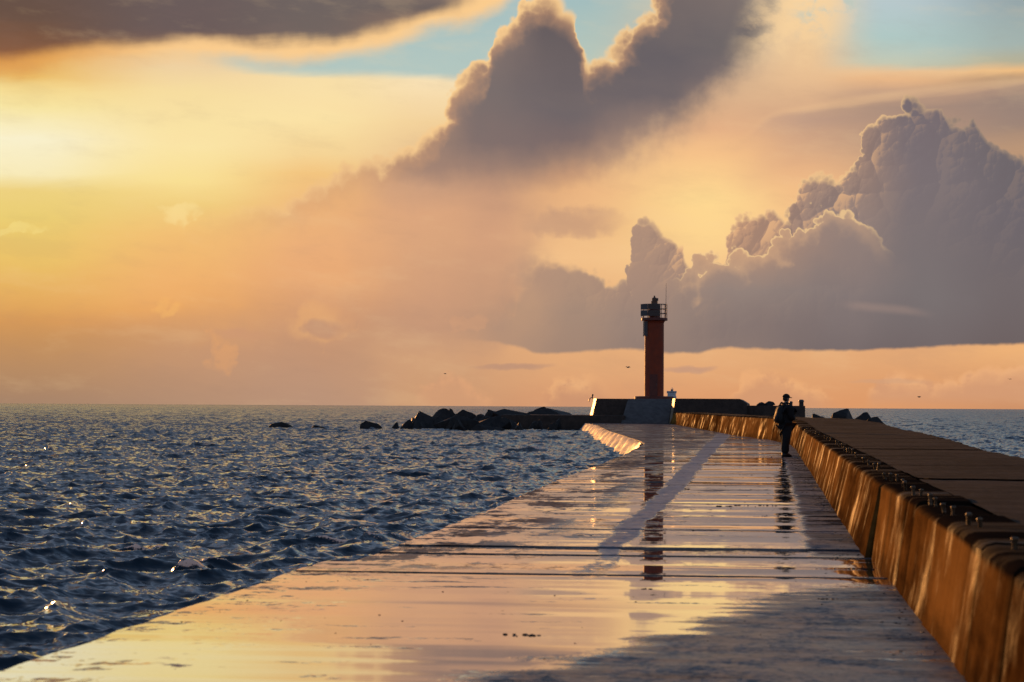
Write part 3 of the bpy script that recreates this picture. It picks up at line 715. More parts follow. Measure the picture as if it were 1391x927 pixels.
# ================================================================== golden quay wall, block by block
def quay_wall():
    root = tag(empty('quay_wall', (1.0, 12.0, 0)), 'long low concrete wall with a sunlit leaning face along the right of the wet walkway', 'wall')
    cuts = [3.0, 7.2, 10.38, 12.0, 12.62, 15.3, 17.75, 18.95, 20.9, 22.6, 34.0, 46.5, 58.0, 70.0, 82.3, 92.0, 104, 118, 134, 150, 168, 186, 202.5]
    for k, (a, b) in enumerate(zip(cuts, cuts[1:])):
        gap = 0.03 if a < 22 else 0.022
        y0, y1 = a + gap / 2, b - gap / 2
        st = 0.04 if a < 24 else (0.12 if a < 60 else 0.4)
        ny = max(4, int((y1 - y0) / st)); nz = 14 if a < 60 else 8
        off = rng.uniform(-0.010, 0.010) if a < 22 else rng.uniform(-0.004, 0.004)
        dz = rng.uniform(-0.02, 0.02) if a < 22 else 0.0
        tw = rng.uniform(-0.008, 0.008) if a < 22 else 0.0
        rows = []
        for i in range(ny + 1):
            y = y0 + (y1 - y0) * i / ny; u = i / ny
            e = min(y - y0, y1 - y); rnd = 0.012 * math.exp(-max(e, 0) / 0.03)    # worn block corners
            zt = float(ZT(y)) + dz; xb = float(XR(y)) + off + tw * (u - 0.5); bt = float(BATT(y))
            row = []
            for j in range(nz + 1):
                v = j / nz; z = -0.06 + (zt - 0.035 + 0.06) * v
                n = 0.004 * fbm(y * 0.35, z * 1.5, k * 3.1) + 0.0025 * fbm(y * 1.2, z * 6, 4.4, 3)
                footn = 0.012 * max(0, 0.10 - z) / 0.10 * (0.2 + fbm(y * 0.8, 0.3, 8.8))
                row.append((xb + bt * (z / zt) + n - footn + rnd, y, z))
            cr = 0.012 * fbm(y * 0.5, 2.2, 7.7) + 0.006 * fbm(y * 4, 1.2, 3.7)
            xt = xb + bt
            row.append((xt + 0.025 + cr * 0.6 + rnd, y, zt - 0.008 + cr * 0.5))
            row.append((xt + 0.07 + cr + rnd, y, zt + 0.006 * fbm(y * 1.0, 7.1, 0)))
            row.append((xt + 0.20, y, zt + 0.008 * fbm(y * 1.0, 3.1, 6) - rnd * 0.3))
            row.append((xt + 0.40, y, zt + 0.006 * fbm(y * 1.0, 5.1, 2) - rnd * 0.3))
            row.append((xt + 0.42, y, zt - 0.25)); row.append((xt + 0.42, y, -0.06))
            rows.append(row)
        c = len(rows[0]); V = [p for r in rows for p in r]; Fc = []
        for i in range(len(rows) - 1):
            for j in range(c - 1):
                A = i * c + j; Fc.append((A, A + 1, A + c + 1, A + c))
        Fc.append(tuple(range(c - 1, -1, -1))); Fc.append(tuple(range(len(V) - c, len(V))))
        Fc = [f[::-1] for f in Fc]
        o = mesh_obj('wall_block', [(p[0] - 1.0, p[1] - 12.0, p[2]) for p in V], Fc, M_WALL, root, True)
        o.data.set_sharp_from_angle(angle=R(40))
quay_wall()

# ------------------------------------------------------------------ the raised quay behind it
XQ = interp([(0,3.60),(34,3.60),(40,3.57),(56,4.05),(72,4.35),(90,4.1),(100,3.4),(111,2.2),(125,0.4),(140,-1.0),(170,-3.2),(205,-6)])
def quay_top():
    joints = [3.0]; 
    while joints[-1] < 204: joints.append(joints[-1] + rng.uniform(2.6, 3.4))
    V = []; Fc = []
    for a, b in zip(joints, joints[1:]):
        ys = np.linspace(a + 0.012, b - 0.012, 6); base = len(V); off = rng.uniform(-0.004, 0.008); t = rng.uniform(-0.004, 0.004)
        c = 13
        for y in ys:
            l = float(XR(y) + BATT(y)) + 0.41; r = max(float(XQ(y)) + 0.08 * fbm(y * 0.6, 4, 2) + 0.03 * fbm(y * 3, 1, 2), l + 0.8)
            zt = float(ZT(y)) + 0.004 + off + t * (y - (a + b) / 2)
            for j in range(c - 3):
                x = l + (r - 0.10 - l) * j / (c - 4); V.append((x, y, zt + 0.010 * fbm(x * 2, y * 1.5, 1)))
            V.append((r, y, zt - 0.10)); V.append((r + 0.03, y, zt - 0.4)); V.append((r + 0.15, y, -2.2))
        for i in range(5):
            for j in range(c - 1):
                A = base + i * c + j; Fc.append((A, A + 1, A + c + 1, A + c))
    o = mesh_obj('upper_path', V, Fc, M_TOP, None, True); o.data.set_sharp_from_angle(angle=R(30)); tag(o, kind='structure')
    ys = np.linspace(3, 205, 150); P = np.zeros((len(ys), 2, 3))
    P[:, 0, 0] = XR(ys) + BATT(ys) + 0.425; P[:, 1, 0] = np.maximum(XQ(ys), P[:, 0, 0] + 0.8) - 0.1; P[:, :, 1] = ys[:, None]; P[:, :, 2] = (ZT(ys) - 0.05)[:, None]
    tag(grid_obj('ground', P, M_TOP), kind='structure')
quay_top()

# ------------------------------------------------------------------ steel stubs along its edge
def stubs():
    px = [(1327,722),(1310,718),(1371,752),(1290,702),(1278,695),(1267,686),(1260,684),(1246,675),(1238,672),(1227,665),(1224,661),(1215,652),(1208,652),(1200,650),
          (1190,638),(1186,636),(1178,631),(1172,628),(1161,621),(1156,616),(1152.5,615),(1149,614),(1145.5,612),(1142.5,608),(1138.5,606),(1134.5,603),(1127,599),(1123,597),(1119,595.5),(1112,593),(1107,590),(1100,586.5),(1096.5,585.5),(1093,584.5),(1089,583)]
    proto = None
    for i, (x, y) in enumerate(px):
        Y = (CAM_H - 0.69) * F / (y - hor(x)); X = wx(x, Y)
        if proto is None:
            bm = bmesh.new()
            add_lathe(bm, [(0.016, -0.03), (0.017, 0.0), (0.016, 0.075), (0.022, 0.080), (0.023, 0.098), (0.014, 0.104)], 10)
            proto = bm_obj('steel_stub', bm, M_RUST, None, True); o = proto
        else:
            o = proto.copy(); COL.objects.link(o)
        s = rng.uniform(0.85, 1.15)
        o.location = (X, Y, float(ZT(Y)) - 0.002); o.scale = (s * 0.72, s * 0.72, rng.uniform(0.5, 0.85))
        o.rotation_euler = (rng.uniform(-.22, .22), rng.uniform(-.1, .3), rng.uniform(0, 6))
        lab = {0: 'tall rusty steel stub, right one of the nearest close pair on the quay edge', 1: 'rusty steel stub, left one of the nearest close pair on the quay edge',
               2: 'nearest rusty steel stub, closest to the right edge of the photo', 3: 'rusty steel stub just beyond the nearest close pair on the quay edge'}.get(i, 'small rusty steel stub in the far row along the quay wall edge')
        tag(o, lab, 'steel stub', 'steel stubs along the quay edge')
stubs()

# ------------------------------------------------------------------ streaming apron at the bend
def apron():
    ys = np.linspace(88, 199, 260); P = np.zeros((len(ys), 8, 3))
    for i, y in enumerate(ys):
        tooth = (y * 0.16) % 1.0; tt = 0.22 * (1 - tooth)
        x0 = float(XL(y)); w = min(1, (y - 88) / 10)
        for j in range(8):
            v = j / 7
            P[i, j] = (x0 + 0.06 - (0.10 + (0.55 * w + tt * w) * v) + 0.05 * fbm(y * 0.8, v * 2, 3), y - 0.25 * v * w, 0.012 - 0.78 * v ** 1.15 + 0.02 * fbm(y * 2, v, 1))
    o = grid_obj('concrete_apron', P, M_APRON, smooth=True)
    tag(o, 'pale sloping apron with white water streaming down beside the bend of the walkway', 'apron')
apron()

# ================================================================== pier head
Y0 = 203.0
bm = bmesh.new(); add_box(bm, wx(681, Y0), wx(850, Y0), Y0, 216, -2.0, 0.66, 0.04)
tag(bm_obj('concrete_ledge', bm, M_BLOCK), 'low dark concrete ledge in front of the left wall block, running to the rocks', 'ledge')
ZP = 2.07
def platform():
    root = tag(empty('wall_block', (wx(828, 206), 206, 0.66)), 'dark concrete wall block with a bright leaning left end, left of the ramp', 'wall')
    ox, oy, oz = root.location
    bm = bmesh.new()
    tx0, bx0 = wx(811, 206), wx(806, 206); rx = wx(853, 206)
    add_hull(bm, [Vector((x - ox, y - oy, z - oz)) for x, y, z in [(tx0, 206, ZP), (rx, 206, ZP), (bx0, 206, 0.66), (rx, 206, 0.66), (tx0 - 0.5, 210, ZP), (rx, 218, ZP), (bx0 - 0.5, 210, 0.66), (rx, 218, 0.66), (tx0 - 0.5, 218, ZP), (bx0 - 0.5, 218, 0.66)]], 0.02)
    bm_obj('body', bm, M_BLOCK, root)
    # wet end that faces the sun, sunlight painted in as paler concrete
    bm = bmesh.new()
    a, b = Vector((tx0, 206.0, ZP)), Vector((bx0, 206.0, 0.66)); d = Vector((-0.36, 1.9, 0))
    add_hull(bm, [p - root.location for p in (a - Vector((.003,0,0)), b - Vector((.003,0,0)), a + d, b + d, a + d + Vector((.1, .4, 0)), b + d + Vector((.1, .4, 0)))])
    bm_obj('end_face', bm, M_BLOCKLIT, root)
    # ramp between the blocks
    bm = bmesh.new()
    L0, L1, R0, R1 = wx(845, 202.6), wx(853, 206), wx(909, 202.6), wx(914, 206)
    add_hull(bm, [Vector(p) for p in [(L0, 202.6, -0.1), (R0, 202.6, -0.1), (L0, 202.6, 0.05), (R0, 202.6, 0.05), (L1 + 0.02, 206.4, ZP + 0.004), (R1, 206.4, ZP + 0.004), (L1 + 0.02, 224, ZP + 0.004), (R1, 224, ZP + 0.004), (L1, 224, -0.1), (R1, 224, -0.1)]], 0.015)
    tag(bm_obj('ramp', bm, M_RAMP), 'grey concrete ramp climbing to the foot of the red lighthouse', 'ramp')
    # right-hand wall block
    root = tag(empty('wall_block', (wx(960, 200), 200, 0.9)), 'long dark concrete wall block right of the ramp with a bright left end', 'wall')
    ox, oy, oz = root.location
    bm = bmesh.new(); Yb = 200.0
    tx0, bx0 = wx(918, Yb), wx(913, Yb); rx, rx2 = wx(1005, Yb), wx(1015, Yb)
    pts = [(tx0, Yb, ZP + .02), (bx0, Yb, -0.1), (rx, Yb, ZP + .02), (rx2, Yb, 1.72), (rx2, Yb, -1.5), (bx0, Yb, -1.5)]
    pts += [(x, 226, z) for x, y, z in pts]
    add_hull(bm, [Vector((x - ox, y - oy, z - oz)) for x, y, z in pts], 0.02)
    bm_obj('body', bm, M_BLOCK, root)
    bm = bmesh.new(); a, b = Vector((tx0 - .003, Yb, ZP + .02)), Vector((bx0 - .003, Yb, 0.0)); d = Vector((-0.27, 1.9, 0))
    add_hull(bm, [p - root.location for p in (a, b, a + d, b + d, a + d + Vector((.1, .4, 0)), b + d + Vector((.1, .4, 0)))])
    bm_obj('end_face', bm, M_BLOCKLIT, root)
    # lower wall with its two posts
    bm = bmesh.new(); Yc = 201.0; x0, x1 = wx(1015, Yc), wx(1093, Yc); zt = wz(1050, 551.3, Yc)
    add_hull(bm, [Vector(p) for x in (x0 + 0.003, x1) for p in ((x, Yc, -1.8), (x, Yc, zt), (x, Yc + 3, -1.8), (x, Yc + 3, zt))], 0.03)
    tag(bm_obj('wall_block', bm, M_BLOCK), 'lower dark wall block at the right end, carrying two short posts', 'wall')
    for x, yt, r, lab in ((1074, 545.3, 0.13, 'slim short bollard, left one on the lower wall block behind the person'), (1087.8, 543, 0.20, 'thicker taller bollard at the right end of the lower wall block')):
        h = wz(x, yt, Yc + 1) - zt; bm = bmesh.new()
        add_lathe(bm, [(r * 0.9, 0), (r, 0.03), (r * 0.92, h * 0.55), (r * 1.12, h * 0.62), (r * 1.1, h * 0.85), (r * 0.6, h)], 14)
        o = bm_obj('bollard', bm, M_STEEL, None, True); o.location = (wx(x, Yc + 1), Yc + 1, zt - 0.004); tag(o, lab, 'bollard', 'bollards on the lower wall block')
    # little fitting on the left corner
    root = tag(empty('bracket_post', (wx(805.5, 209), 209, ZP - 0.005)), 'tiny post with a hanging arm on the left corner of the wall block', 'post')
    bm = bmesh.new(); add_tube(bm, (0, 0, 0), (0, 0, 0.26), 0.06, 0.05, 8); add_lathe(bm, [(0.05, 0.26), (0.11, 0.29), (0.10, 0.36), (0.03, 0.40)], 10); bm_obj('post', bm, M_STEEL, root)
    bm = bmesh.new(); add_tube(bm, (0, 0, 0.2), (-0.22, 0, 0.0), 0.03); add_tube(bm, (-0.22, 0, 0.0), (-0.30, 0, -0.25), 0.05, 0.04); bm_obj('arm', bm, M_STEEL, root)
platform()

# ================================================================== lighthouse
def lighthouse():
    Yl = 213.0; s = Yl / F
    root = tag(empty('lighthouse', (wx(889.3, Yl), Yl, ZP)), 'slim red lighthouse tower with a railed gallery at the end of the pier', 'lighthouse')
    Z = lambda y: CAM_H - (y - hor(889)) * s - ZP
    bm = bmesh.new(); add_lathe(bm, [(1.74, -0.0), (1.74, Z(539.2)), (1.60, Z(538.6)), (0.9, Z(538.4))], 40); bm_obj('plinth', bm, M_DKRED, root)
    bm = bmesh.new(); add_lathe(bm, [(0.85, Z(538.5)), (0.845, Z(440)), (0.86, Z(438.5)), (0.93, Z(437)), (0.94, Z(436))], 48)
    tw = bm_obj('tower', bm, M_RED, root, True); tw.data.set_sharp_from_angle(angle=R(40))
    bm = bmesh.new(); add_box(bm, -0.34, 0.34, -0.87, -0.78, Z(538.3), Z(538.3) + 1.9, 0.01); dr = bm_obj('door', bm, M_DKRED, root)
    bm = bmesh.new(); add_tube(bm, (0.24, -0.90, Z(538.3) + 0.95), (0.24, -0.90, Z(538.3) + 1.1), 0.02); bm_obj('handle', bm, M_STEEL, dr)
    zg = Z(432.3)
    bm = bmesh.new(); add_lathe(bm, [(0.90, Z(436.2)), (1.12, Z(436)), (1.16, Z(435.6)), (1.16, zg - 0.02), (1.13, zg)], 40); gal = bm_obj('gallery', bm, M_DKRED, root)
    # railing
    bm = bmesh.new()
    zr = Z(413.8); Rr = 1.10
    for k in range(12):
        a = 2 * math.pi * k / 12 + 0.1; add_tube(bm, (Rr * math.cos(a), Rr * math.sin(a), zg - 0.01), (Rr * math.cos(a), Rr * math.sin(a), zr), 0.028, seg=8)
    for f in (1.0, 0.66, 0.33): add_ring(bm, Rr, zg + (zr - zg) * f, 0.026, 36)
    bm_obj('railing', bm, M_STEEL, root)
    # boards on the railing
    def board(xc, yc, w, ang, z0, z1, m):
        Mx = Matrix.Translation((xc, yc, 0)) @ Matrix.Rotation(ang, 4, 'Z'); bm = bmesh.new(); add_box(bm, -w/2, w/2, -0.025, 0.025, z0, z1, 0.006, Mx); bm_obj('panel', bm, m, root)
    zt_, zb_ = Z(413.8), Z(430)
    mid = Z(421.8)
    for z0, z1 in ((mid + 0.035, zt_), (zb_, mid - 0.035)):
        board(0.02, -1.17, 1.05, 0.0, z0, z1, M_PANEL)
        board(-0.86, -0.86, 0.82, -R(42), z0, z1, M_GPANEL)
    # lantern
    bm = bmesh.new(); add_lathe(bm, [(0.50, zg - 0.01), (0.50, Z(420)), (0.46, Z(416)), (0.30, Z(413.5)), (0.30, Z(412.8))], 24); ped = bm_obj('pedestal', bm, M_DKRED, root)
    bm = bmesh.new(); add_lathe(bm, [(0.29, Z(412.8)), (0.29, Z(409.5)), (0.22, Z(408.8)), (0.22, Z(405.5)), (0.15, Z(404.6)), (0.07, Z(404)), (0.07, Z(402.2)), (0.03, Z(401.8))], 20); lan = bm_obj('lantern', bm, M_GLASS, root)
    bm = bmesh.new(); add_box(bm, 0.18, 0.34, -0.08, 0.08, Z(409), Z(405.2), 0.01); bm_obj('sensor', bm, M_STEEL, lan)
    bm = bmesh.new(); add_tube(bm, (1.02, -0.3, zg - 0.01), (1.04, -0.3, Z(385.5)), 0.026, 0.012, 6); bm_obj('antenna', bm, M_STEEL, root)
    # cabinet frame on the left flank
    xa, xb = (875.2 - 889.3) * s, (880.2 - 889.3) * s; za, zb = Z(457), Z(437.5)
    bm = bmesh.new()
    for x in (xa, xb): add_box(bm, x - 0.03, x + 0.03, -0.72, -0.66, za, zb)
    for z in (za, zb): add_box(bm, xa - 0.032, xb + 0.032, -0.722, -0.658, z - 0.03, z + 0.03)
    add_tube(bm, (xa + 0.1, -0.69, zb - 0.1), (-0.5, -0.3, zb - 0.1), 0.025); add_tube(bm, (xa + 0.1, -0.69, za + 0.1), (-0.5, -0.3, za + 0.1), 0.025)
    fr = bm_obj('bracket_frame', bm, M_STEEL, root)
    bm = bmesh.new(); add_box(bm, xa + 0.04, xb - 0.04, -0.705, -0.675, za + 0.04, zb - 0.04); bm_obj('board', bm, M_GPANEL, fr)
lighthouse()

# ================================================================== rocks
def rock(bm, cx, cy, z0, w, d, h, seed, apex=1.08):
    r = random.Random(seed); pts = []
    for k in range(11):
        th = 2 * math.pi * (k * 0.618 + r.uniform(-.16, .16)); u = -1 + 2 * (k + 0.5) / 11 + r.uniform(-.14, .14); u = max(-1, min(1, u)); q = math.sqrt(1 - u * u); e = r.uniform(0.72, 1.0)
        t = (u + 1) / 2
        pts.append(Vector((q * math.cos(th) * (1.25 - 0.45 * t), q * math.sin(th) * (1.25 - 0.45 * t), u)) * e)
    pts.append(Vector((r.uniform(-.5, .5), r.uniform(-.2, .2), apex)))
    pts = [Vector((p.x * w / 2, p.y * d / 2, p.z * h / 2)) for p in pts]
    b = bmesh.new(); vs = [b.verts.new(p) for p in pts]; bmesh.ops.convex_hull(b, input=vs)
    bad = [v for v in b.verts if not v.link_faces]
    if bad: bmesh.ops.delete(b, geom=bad, context='VERTS')
    bmesh.ops.bevel(b, geom=b.edges[:], offset=min(w, h) * 0.015, segments=1, affect='EDGES', clamp_overlap=True)
    bmesh.ops.triangulate(b, faces=b.faces[:]); bmesh.ops.subdivide_edges(b, edges=b.edges[:], cuts=2, use_grid_fill=True)
    xs = [v.co.x for v in b.verts]; zs = [v.co.z for v in b.verts]
    kx = w * 1.12 / (max(xs) - min(xs)); kz = h / (max(zs) - min(zs)); mx = (max(xs) + min(xs)) / 2; mz = min(zs)
    for v in b.verts:
        n = 0.07 * min(w, h) * mnoise.fractal(v.co * (4.0 / max(w, h)) + Vector((seed, 0, 0)), 1.0, 2.0, 4)
        v.co = Vector(((v.co.x - mx) * kx, v.co.y, (v.co.z - mz) * kz)) * (1 + n / max(w, h))
        v.co += Vector((cx, cy, z0))
    merge(bm, b)
def rocks():
    # x0, x1, y_top, y_foot (photo), distance, label, top-of-what
    L = [
        (556,590,559,581,199,'pointed dark boulder at the left end of the main rock heap'),
        (584,614,555,579,202,'broad peaked boulder second from the left in the main rock heap'),
        (609,619,555,577,206,'narrow upright stone between two peaked boulders in the rock heap'),
        (616,643,556,577,204,'rounded dark boulder in the middle of the rock heap'),
        (640,666,561,578,203,'low dark boulder filling the gap in the middle of the rock heap'),
        (662,678,556.5,570,207,'small round boulder perched on the back of the rock heap'),
        (675,717,556,572,206,'long flat-topped boulder on the back of the rock heap'),
        (716,768,554.5,568,210,'long low slab with a hump, rearmost on the ledge side of the rocks'),
        (728,746,552.6,560,211,'small humped stone on top of the long low slab'),
        (600,650,564,586,195,'large dark boulder at the front of the rock heap by the water'),
        (643,684,565,586,197,'blocky dark boulder at the front right of the rock heap'),
        (672,704,567,582,200,'low boulder against the left end of the concrete ledge'),
        (636,687,577,589.5,190,'flat tilted slab lying in the water before the rock heap'),
        (542,560,570.5,581,198,'small stone in the water just left of the rock heap'),
        (528,541,573,580,200,'smallest rounded stone in the water left of the rock heap'),
        (488,516,572.3,581,199,'lone humped rock in the open water left of the heap'),
        (412,442,578,582,196,'very low flat rock awash far left of the heap'),
        (356,392,573.5,581.5,200,'farthest left low rock awash in the sea'),
    ]
    r = random.Random(77)
    for k in range(16):
        x = 545 + 215 * (k + r.random()) / 16; w = r.uniform(9, 20)
        L.append((x, x + w, r.uniform(565, 574), 583 if x < 690 else 579, r.uniform(191, 201), 'small broken rock among the dark boulders of the rock heap'))
    for i, (x0, x1, yt, yf, Y, lab) in enumerate(L):
        w = (x1 - x0) * Y / F * (1.3 if i < 12 else 1.0); zt = wz((x0+x1)/2, yt, Y); zb = min(wz((x0+x1)/2, yf, Y), -0.6) - 0.5
        if i in (5, 6, 7, 8): zb = wz((x0+x1)/2, yf, Y) - 0.4
        bm = bmesh.new(); rock(bm, 0, 0, 0, w, max(1.2, w * 0.8), zt - zb, 40 + i * 7, 1.0)
        o = bm_obj('boulder', bm, M_ROCK); o.location = (wx((x0+x1)/2, Y), Y, zb); tag(o, lab, 'rock', 'rocks left of the pier head')
    L2 = [(1129,1153,556,575,113,'pointed boulder behind the far edge of the raised quay'),
          (1148,1180,563.5,582,108,'low wedge of rock right of the pointed boulder at the quay edge'),
          (1174,1194,568,584,101,'rightmost small boulder at the outer edge of the raised quay'),
          (1108,1132,564.5,574,115,'flat low rock left of the pointed boulder at the quay edge')]
    for i, (x0, x1, yt, yf, Y, lab) in enumerate(L2):
        w = (x1 - x0) * Y / F * 1.7; zt = wz((x0+x1)/2, yt - 1.5, Y); zb = -0.9
        bm = bmesh.new(); rock(bm, 0, 0, 0, w, max(1.0, w), zt - zb, 300 + i * 11, 0.85)
        o = bm_obj('boulder', bm, M_ROCK); o.location = (wx((x0+x1)/2, Y), Y, zb); tag(o, lab, 'rock', 'rocks at the outer quay edge')
    L3 = [(1028,1041,546.5,552.5,'left one of two dark boulders showing above the lower wall block'), (1038,1052,545,552.5,'right one of two dark boulders showing above the lower wall block')]
    for i, (x0, x1, yt, yf, lab) in enumerate(L3):
        Y = 203.0; w = (x1 - x0) * Y / F; zt = wz(1040, yt, Y); zb = wz(1050, 551.3, 201.0) - 0.08
        bm = bmesh.new(); rock(bm, 0, 0, 0, w, w, zt - zb, 500 + i * 13, 0.9)
        o = bm_obj('boulder', bm, M_ROCK); o.location = (wx((x0+x1)/2, Y), Y, zb); tag(o, lab, 'rock', 'boulders on the lower wall block')
rocks()

# ================================================================== ship and birds
def ship():
    Y = 2500.0; s = Y / F; xc = wx(914.3, Y)
    root = tag(empty('cargo_ship', (xc, Y, SEA_Z)), 'distant white ship showing just right of the lighthouse foot', 'ship')
    bm = bmesh.new()
    prof = [(-5.6, 0), (-4.4, 0), (4.4, 0), (5.6, 0)]
    add_hull(bm, [Vector(p) for p in [(-4.6,-30,-2),(4.6,-30,-2),(-6,-32,9.5),(6,-32,9.5),(-5,25,-2),(5,25,-2),(-6,30,9.5),(6,30,9.5),(0,46,9.8),(0,40,-2)]], 0.2); bm_obj('hull', bm, M_HULL, root)
    bm = bmesh.new(); add_box(bm, -4.6, 4.6, -26, -14, 9.4, 13.2, 0.1); add_box(bm, -4.1, 4.1, -25, -15, 13.19, 16.0, 0.1); add_box(bm, -4.9, 4.9, -24, -17, 15.99, 18.4, 0.1); sup = bm_obj('superstructure', bm, M_SHIP, root)
    bm = bmesh.new()
    for k in range(7): add_box(bm, -4.2 + k * 1.2, -3.4 + k * 1.2, -24.06, -23.9, 16.7, 17.6)
    bm_obj('window_row', bm, M_PANEL, sup)
    bm = bmesh.new(); add_box(bm, -1.0, 1.4, -19, -16, 18.39, 20.2, 0.1); bm_obj('funnel', bm, M_HULL, root)
    bm = bmesh.new(); add_tube(bm, (0.5, -20.5, 18.3), (0.5, -20.5, 22.2), 0.25, 0.12); add_tube(bm, (-1.2, -20.5, 20.6), (2.2, -20.5, 20.6), 0.12); add_box(bm, -0.4, 1.4, -20.9, -20.4, 21.2, 21.5); bm_obj('mast', bm, M_SHIP, root)
    bm = bmesh.new(); add_box(bm, -7.2, -4.7, -27, -20, 9.4, 12.2, 0.1); bm_obj('lifeboat', bm, M_SHIP, root)
ship()
def bird(x, y, Y, span, dih, rz, lab):
    bm = bmesh.new()
    # body
    add_lathe(bm, [(0.005, -0.24), (0.03, -0.20), (0.055, -0.08), (0.06, 0.02), (0.045, 0.12), (0.036, 0.17), (0.02, 0.22), (0.004, 0.26)], 8)
    bmesh.ops.rotate(bm, verts=bm.verts[:], cent=(0, 0, 0), matrix=Matrix.Rotation(-math.pi/2, 3, 'X'))
    h = span / 2
    for sgn in (-1, 1):
        top = [(0, 0.08, 0.03), (h*0.45*sgn, 0.11, 0.03 + h*0.45*math.sin(dih)), (h*sgn, -0.04, 0.03 + h*0.45*math.sin(dih) - h*0.16), (h*0.5*sgn, -0.06, 0.025 + h*0.45*math.sin(dih)), (0, -0.08, 0.02)]
        a = [bm.verts.new(p) for p in top]; b = [bm.verts.new((p[0], p[1], p[2] - 0.018)) for p in top]
        bm.faces.new(a); bm.faces.new(b[::-1])
        for i in range(5): bm.faces.new((a[i], b[i], b[(i+1) % 5], a[(i+1) % 5]))
    add_hull(bm, [Vector(p) for p in [(-.02,-.2,.0),(.02,-.2,0),(-.07,-.34,0.0),(.07,-.34,0.0),(0,-.2,.02),(0,-.34,.012)]])
    o = bm_obj('gull', bm, M_BIRD); o.scale = (0.75, 0.75, 0.75); o.location = (wx(x, Y), Y, wz(x, y, Y)); o.rotation_euler = (0.1, 0, rz)
    tag(o, lab, 'bird', 'gulls over the sea')
bird(853.5, 499.5, 260, 1.25, 0.5, 1.0, 'tiny gull in flight just left of the lighthouse tower')
bird(603, 507.5, 300, 1.1, 0.15, 1.3, 'tiny gull in flight over the sea left of the pier head')
bird(1244.5, 540, 300, 1.0, 0.7, 0.9, 'tiny gull in flight low over the horizon at the right')
bird(1364, 516, 380, 1.1, 0.3, 0.2, 'tiny gull in flight higher up near the right edge')

# ================================================================== person
def skin_mesh(name, J, B, mat, parent, levels=2, root=0, bulk=1.0):
    """J: list of (x,y,z,rx,ry); B: edges"""
    me = bpy.data.meshes.new(name + '_rig'); me.from_pydata([j[:3] for j in J], B, []); me.update()
    o = bpy.data.objects.new(name + '_rig', me); COL.objects.link(o)
    sk = o.modifiers.new('Skin', 'SKIN'); sk.use_smooth_shade = True
    if not me.skin_vertices: me.attributes  # the modifier adds the layer
    for i, j in enumerate(J):
        sv = me.skin_vertices[0].data[i]; sv.radius = (j[3] * bulk, (j[4] if len(j) > 4 else j[3]) * bulk); sv.use_root = (i == root)
    if levels:
        ss = o.modifiers.new('Sub', 'SUBSURF'); ss.levels = levels; ss.render_levels = levels
    dg = bpy.context.evaluated_depsgraph_get(); ev = o.evaluated_get(dg)
    nm = bpy.data.meshes.new_from_object(ev); nm.name = name
    bpy.data.objects.remove(o); bpy.data.meshes.remove(me)
    nm.materials.clear()
    return finish(bpy.data.objects.new(name, nm), mat, parent, True)
